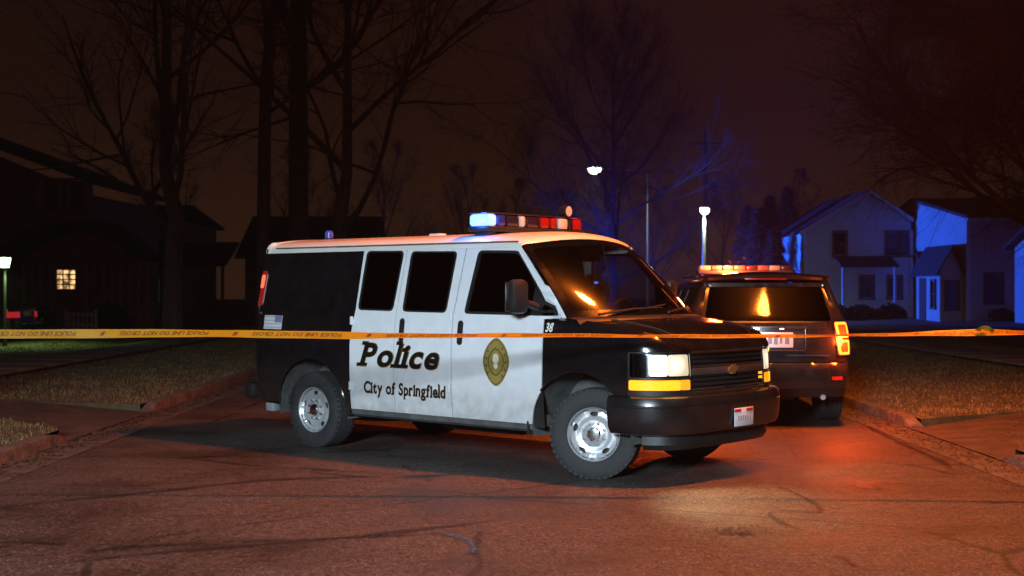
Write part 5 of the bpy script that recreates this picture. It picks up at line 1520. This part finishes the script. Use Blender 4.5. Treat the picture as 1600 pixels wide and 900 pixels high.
# ---------------------------------------------------------------- white garden fence and gate by the dark house
fy = 45.0
fx = lambda px: (px - 800) / FPX * fy
fe = empty('garden_gate', (fx(103), fy, GZ)); tag(fe, 'short white wooden gate with two posts on the dark lawn', 'gate')
mat('fence_white', (.38, .38, .42), .7, var=.1)
gw_ = fx(150) - fx(103)
for x in (0, gw_): MB().bbox((x, 0, .40), (.10, .10, .82), .02).build('post', M['fence_white'], fe)
for z in (.28, .62): MB().box((gw_ / 2, .0, z), (gw_ - .1, .04, .09)).build('rail', M['fence_white'], fe, False)
for k in range(6): MB().box((.13 + k * (gw_ - .26) / 5, -.035, .43), (.07, .025, .56)).build('picket', M['fence_white'], fe, False)

# ---------------------------------------------------------------- parked car by the lamp post
cr = empty('parked_car', (-15.55, 37.2, GZ), R(174)); tag(cr, 'dark parked saloon car with a red tail lamp beyond the lamp post', 'car')
CR = -2.25
cplan = [(CR, 0), (CR + .01, .45), (CR + .05, .68), (CR + .14, .80), (CR + .35, .88), (-1.2, .905), (0, .91), (1.2, .90), (1.7, .87)]
for y in np.linspace(.80, 0, 12): cplan.append((2.35 - .16 * y * y - .6 * y ** 8, float(y)))
CZ, CI = [.15, .35, .55, .75, .88, .95, 1.0], [.06, .01, .0, .005, .02, .04, .07]
cb = Body(cplan, -.5, (CZ, CI), (CZ, CI), (CZ, CI), ([-5, 5], [1.0, .95]), 9, .1)
for side in (-1, 1):
    mp = cb.map(side)
    low = [(cb.u0, .25)] + [(-1.75, .25)] + arc(-1.38, .31, .36, 189, -9, 14) + [(.98, .25)] + arc(1.36, .31, .36, 189, -9, 14) + [(cb.u1, .25)]
    panel('body_side', low + [(cb.u1, .93), (.6, .96), (-1.0, .98), (cb.u0, .96)], mp, M['suv_paint'], cr)
    panel('tail_lamp', rrect(cb.u_of_y_rear(.84) , .70, cb.u_of_y_rear(.45), .86, .03), mp, M['tail_car'], cr, off=.012, thick=.02)
    for x in (-1.38, 1.36): make_wheel(cr, 'wheel', x, side * .80, .31, 0, side, .31, .20, .19, 'steel_rim', True)
    MB().grid([[Vector((x, side * y, z)) for x, y, z in ((-1.55, .80, .98), (-1.05, .62, 1.40))], [Vector((x, side * y, z)) for x, y, z in ((-.2, .80, .98), (-.2, .64, 1.44))], [Vector((x, side * y, z)) for x, y, z in ((.95, .80, .96), (.25, .62, 1.42))]]).build('side_window', M['privacy_glass'], cr)
deck = MB()
for x_0, z_0, w_0 in ():
    pass
rows = []
for x, z, w in ((CR + .06, .955, .70), (CR + .25, .985, .82), (-1.55, 1.0, .83), (-1.05, 1.41, .63), (-.6, 1.46, .64), (.0, 1.46, .64), (.25, 1.43, .63), (.98, .98, .82), (1.6, .93, .80), (2.1, .84, .66)):
    rows.append([Vector((x, w * k, z + .03 * (1 - k * k))) for k in np.linspace(-1, 1, 9)])
recalc(MB().grid(rows).build('roof_and_deck', M['suv_paint'], cr))
panel('rear_window', [(-.56, 0), (.56, 0), (.46, 1), (-.46, 1)], lambda u, v, o: Vector((-1.53 + .46 * v - o * .6, u * 1.15, 1.03 + .38 * v + .03 * (1 - u * u) + o * .7)), M['privacy_glass'], cr, off=.02, thick=.006, step=.2)
MB().bbox((CR - .02, 0, .50), (.16, 1.55, .20), .05).build('rear_bumper', M['suv_paint'], cr)
MB().bbox((CR - .105, -.62, .62), (.02, .12, .07), .008).build('reflector', M['chrome'], cr)
MB().bbox((CR + .02, 0, .80), (.03, .42, .14), .01).build('number_plate', M['plate_white'], cr)

# ---------------------------------------------------------------- second police vehicle far down the street
far_suv = copy_tree(suv)
for ch in list(far_suv.children_recursive):
    if ch.type == 'LIGHT': bpy.data.objects.remove(ch)
far_suv.location = (3.6, 67.70, 0); far_suv.rotation_euler = (0, 0, R(90))
tag(far_suv, 'distant police SUV with flashing blue roof bar far down the street', 'suv')
for ch in far_suv.children_recursive:
    if ch.name.startswith('lens_module'):
        ch.material_slots[0].link = 'OBJECT'; ch.material_slots[0].material = M['bar_blue_lit']
    if ch.name.startswith(('lamp_ring', 'lamp_core', 'plate_lamp')):
        ch.material_slots[0].link = 'OBJECT'; ch.material_slots[0].material = M['suv_tail_dark']
# SUV frame: x = down the street, -y = towards the houses on the right
lamp_light(far_suv, (-1.75, -.75, 2.22), 16000, (.012, .10, 1.0), .10, 130, (.0, -1, .05))
lamp_light(far_suv, (-1.75, .0, 2.32), 15000, (.002, .045, 1.0), .10, 24, (-1, -.05, .21))
lamp_light(far_suv, (-1.40, .0, 2.32), 6000, (.002, .045, 1.0), .10, 80, (1, -.1, .10))

# ---------------------------------------------------------------- police tape
mat('tape_yellow', (.36, .175, .007), .38, var=.08, scale=3, coat=.2)
mat('tape_print', (.13, .035, .004), .5, var=.1)
tape = empty('police_tape', (-6.25, 10.9, 1.2)); tag(tape, 'yellow police line tape stretched across the street', 'tape')
tx = [-1100, -300, 0, 280, 560, 700, 850, 1000, 1150, 1300, 1400, 1500, 1545, 1600, 1700, 2075]
ty = [505, 519, 521, 521.5, 523.5, 524, 524.5, 525.5, 524.5, 524, 523, 521, 519.5, 520.5, 520, 512]
ta = [0, 8, 16, 38, 48, 62, 71, 68, 73, 75, 71, 60, 52, 66, 45, 10]
TA, TB = Vector((-6.24, 10.87, 0)), Vector((6.20, 10.31, 0))
def tape_frame(s):
    """s = metres from the left pole"""
    L = (TB - TA).length; k = s / L
    p = TA.lerp(TB, k)
    px = 800 + FPX * p.x / p.y
    py = float(np.interp(px, tx, ty))
    p.z = CAM_H - (py - 450) / FPX * p.y + .004 * math.sin(s * 2.1)
    a = R(float(np.interp(px, tx, ta)) + 5 * math.sin(s * 3.7))
    wdir = Vector((0, math.sin(a), math.cos(a)))
    return p, wdir, Vector((0, -math.cos(a), math.sin(a)))
TL = (TB - TA).length
def tape_map(s, v, o):
    p, w, n = tape_frame(s)
    return p + w * v + n * o - Vector(tape.location)
rows = [[tape_map(s, v, 0.002 * math.sin(s * 9 + v * 60)) for v in np.linspace(-.038, .038, 5)] for s in np.linspace(0, TL, 420)]
MB().grid(rows).build('ribbon', M['tape_yellow'], tape)
s0 = -.30
while s0 < TL:
    a, b = s0 + .20, s0 + .92
    if a > .05 and b < TL - .05:
        ph = 'POLICE LINE DO NOT CROSS'
        put_text('lettering', ph, 0, .72, -.019, .019, (lambda u, z, o, b=b: tape_map(b - u, -z, o)), M['tape_print'], tape, .25, .02, .0035, 0, .01)
    if 0 < s0 + .06 < TL:
        link_mesh('slash', [tape_map(s0 + .04 + dx, dz, .0035) for dx, dz in ((0, -.018), (.03, -.018), (.048, .018), (.018, .018))], [(0, 1, 2, 3)], M['tape_print'], tape, False)
    s0 += 1.07
# loose loop where two lengths are knotted
px0 = 1540; pk = None
for s in np.linspace(0, TL, 900):
    p, w, n = tape_frame(s)
    if 800 + FPX * p.x / p.y >= px0: pk = p; break
rk = random.Random(4)
kn = MB()
for k in range(2):
    c0 = pk + Vector((rk.uniform(-.10, .06), rk.uniform(-.02, .02), rk.uniform(.0, .02)))
    rows = []
    for t in np.linspace(0, 1, 9):
        q = c0 + Vector((-.02 + .12 * t, -.02 + .02 * math.sin(5 * t + k), .022 * math.sin(math.pi * t) + .006 * k))
        a = 1.0 + 1.3 * t + k
        rows.append([q + Vector((0, math.sin(a), math.cos(a))) * v - Vector(tape.location) for v in (-.018, 0, .018)])
    kn = MB().grid(rows)
    kn.build('knot_fold', M['tape_yellow'], tape)
for end, cx, cy_, zz in ((0, -6.4, 10.9, tape_frame(0)[0].z), (TL, 6.3, 10.3, tape_frame(TL)[0].z)):
    r_ = .150 if end == 0 else .088
    MB().lathe([(r_, zz - .04), (r_ + .002, zz), (r_, zz + .038)], 20, 'Z', Matrix.Translation(Vector((cx, cy_, 0)) - Vector(tape.location))).build('wrap', M['tape_yellow'], tape)

# ---------------------------------------------------------------- turf and litter
def scatter_blades(name, x0, x1, y0, y1, n, notch, seed):
    rnd = np.random.RandomState(seed)
    yy = y0 + (y1 - y0) * rnd.rand(n) ** 1.5
    xx = x0 + (x1 - x0) * rnd.rand(n)
    keep = ~inside(notch, xx, yy)
    clump = .5 + .5 * np.sin(xx * 5.1 + 2 * np.sin(yy * 3.3)) * np.sin(yy * 4.3 + xx)
    keep &= rnd.rand(n) < (.45 + .55 * clump)
    v, f = [], []
    for x, y, a, h, b in zip(xx[keep], yy[keep], rnd.rand(keep.sum()) * 6.283, .018 + .042 * rnd.rand(keep.sum()), rnd.rand(keep.sum())):
        z = lawn_z(x, y) - .005; w = .006
        dx, dy = math.cos(a), math.sin(a)
        k = len(v)
        v += [(x - dy * w, y + dx * w, z), (x + dy * w, y - dx * w, z), (x + dx * h * (.4 + b), y + dy * h * (.4 + b), z + h)]
        f.append((k, k + 1, k + 2))
    o = link_mesh(name, v, f, M['blade'], None, False)
    return tag(o, 'short dormant grass on the verge', 'grass', kind='stuff')
g1 = scatter_blades('verge_grass', -12.5, -4.82, 9, 40, 130000, notL, 1)
g2 = scatter_blades('verge_grass', 4.74, 13.0, 9, 40, 130000, notR, 2)
tag(g1, 'short tan dormant grass on the verge beside the lamp post lawn'); tag(g2, 'short tan dormant grass on the verge beside the parked SUV')
rnd = random.Random(9)
v, f = [], []
def leaf(x, y, z, s):
    a = rnd.uniform(0, 6.283); t = rnd.uniform(-.5, .5)
    dx, dy = Vector((math.cos(a), math.sin(a), t * .6)), Vector((-math.sin(a), math.cos(a), rnd.uniform(-.4, .4)))
    p = Vector((x, y, z + s * .4)); n = len(v)
    v.extend([p - dx * s, p + dy * s * .5 - Vector((0, 0, s * .2)), p + dx * s, p - dy * s * .5 - Vector((0, 0, s * .2))]); f.extend([(n, n + 1, n + 2), (n, n + 2, n + 3)])
for i in range(5200):
    if i % 2: leaf(KL + .02 + abs(rnd.gauss(0, .16)), rnd.uniform(7, 26), .012, rnd.uniform(.008, .04))
    else: leaf(KR - .02 - abs(rnd.gauss(0, .20)), rnd.uniform(7, 26), .012, rnd.uniform(.008, .03))
for i in range(500): leaf(rnd.uniform(KL, KR), rnd.uniform(6.5, 20), .020, rnd.uniform(.006, .016))
for i in range(900): x_ = rnd.choice((-1, 1)) * rnd.uniform(4.95, 8.3); y_ = rnd.uniform(9, 28); leaf(x_, y_, LZ + .02, rnd.uniform(.015, .05))
for i in range(260): leaf(rnd.gauss(1.50, .16), rnd.gauss(8.85, .12), .020, rnd.uniform(.006, .018))
lf = link_mesh('leaf_litter', v, f, M['leaf_litter'], None, False)
tag(lf, 'dead leaves and grit gathered in the gutters', 'leaves', kind='stuff')

# ---------------------------------------------------------------- night haze
HAZE = True
if HAZE:
    m = bpy.data.materials.new('haze'); m.use_nodes = True
    m.node_tree.nodes.clear()
    ho = m.node_tree.nodes.new('ShaderNodeOutputMaterial'); hv = m.node_tree.nodes.new('ShaderNodeVolumePrincipled')
    hv.inputs['Color'].default_value = (.9, .9, .92, 1); hv.inputs['Density'].default_value = .0005
    hv.inputs['Anisotropy'].default_value = .45
    m.node_tree.links.new(hv.outputs[0], ho.inputs['Volume'])
    hz = MB().box((0, 80, 14), (324, 244, 30.06)).build('haze', m, None, False)
    tag(hz, 'thin night haze hanging over the street', 'haze', kind='stuff')
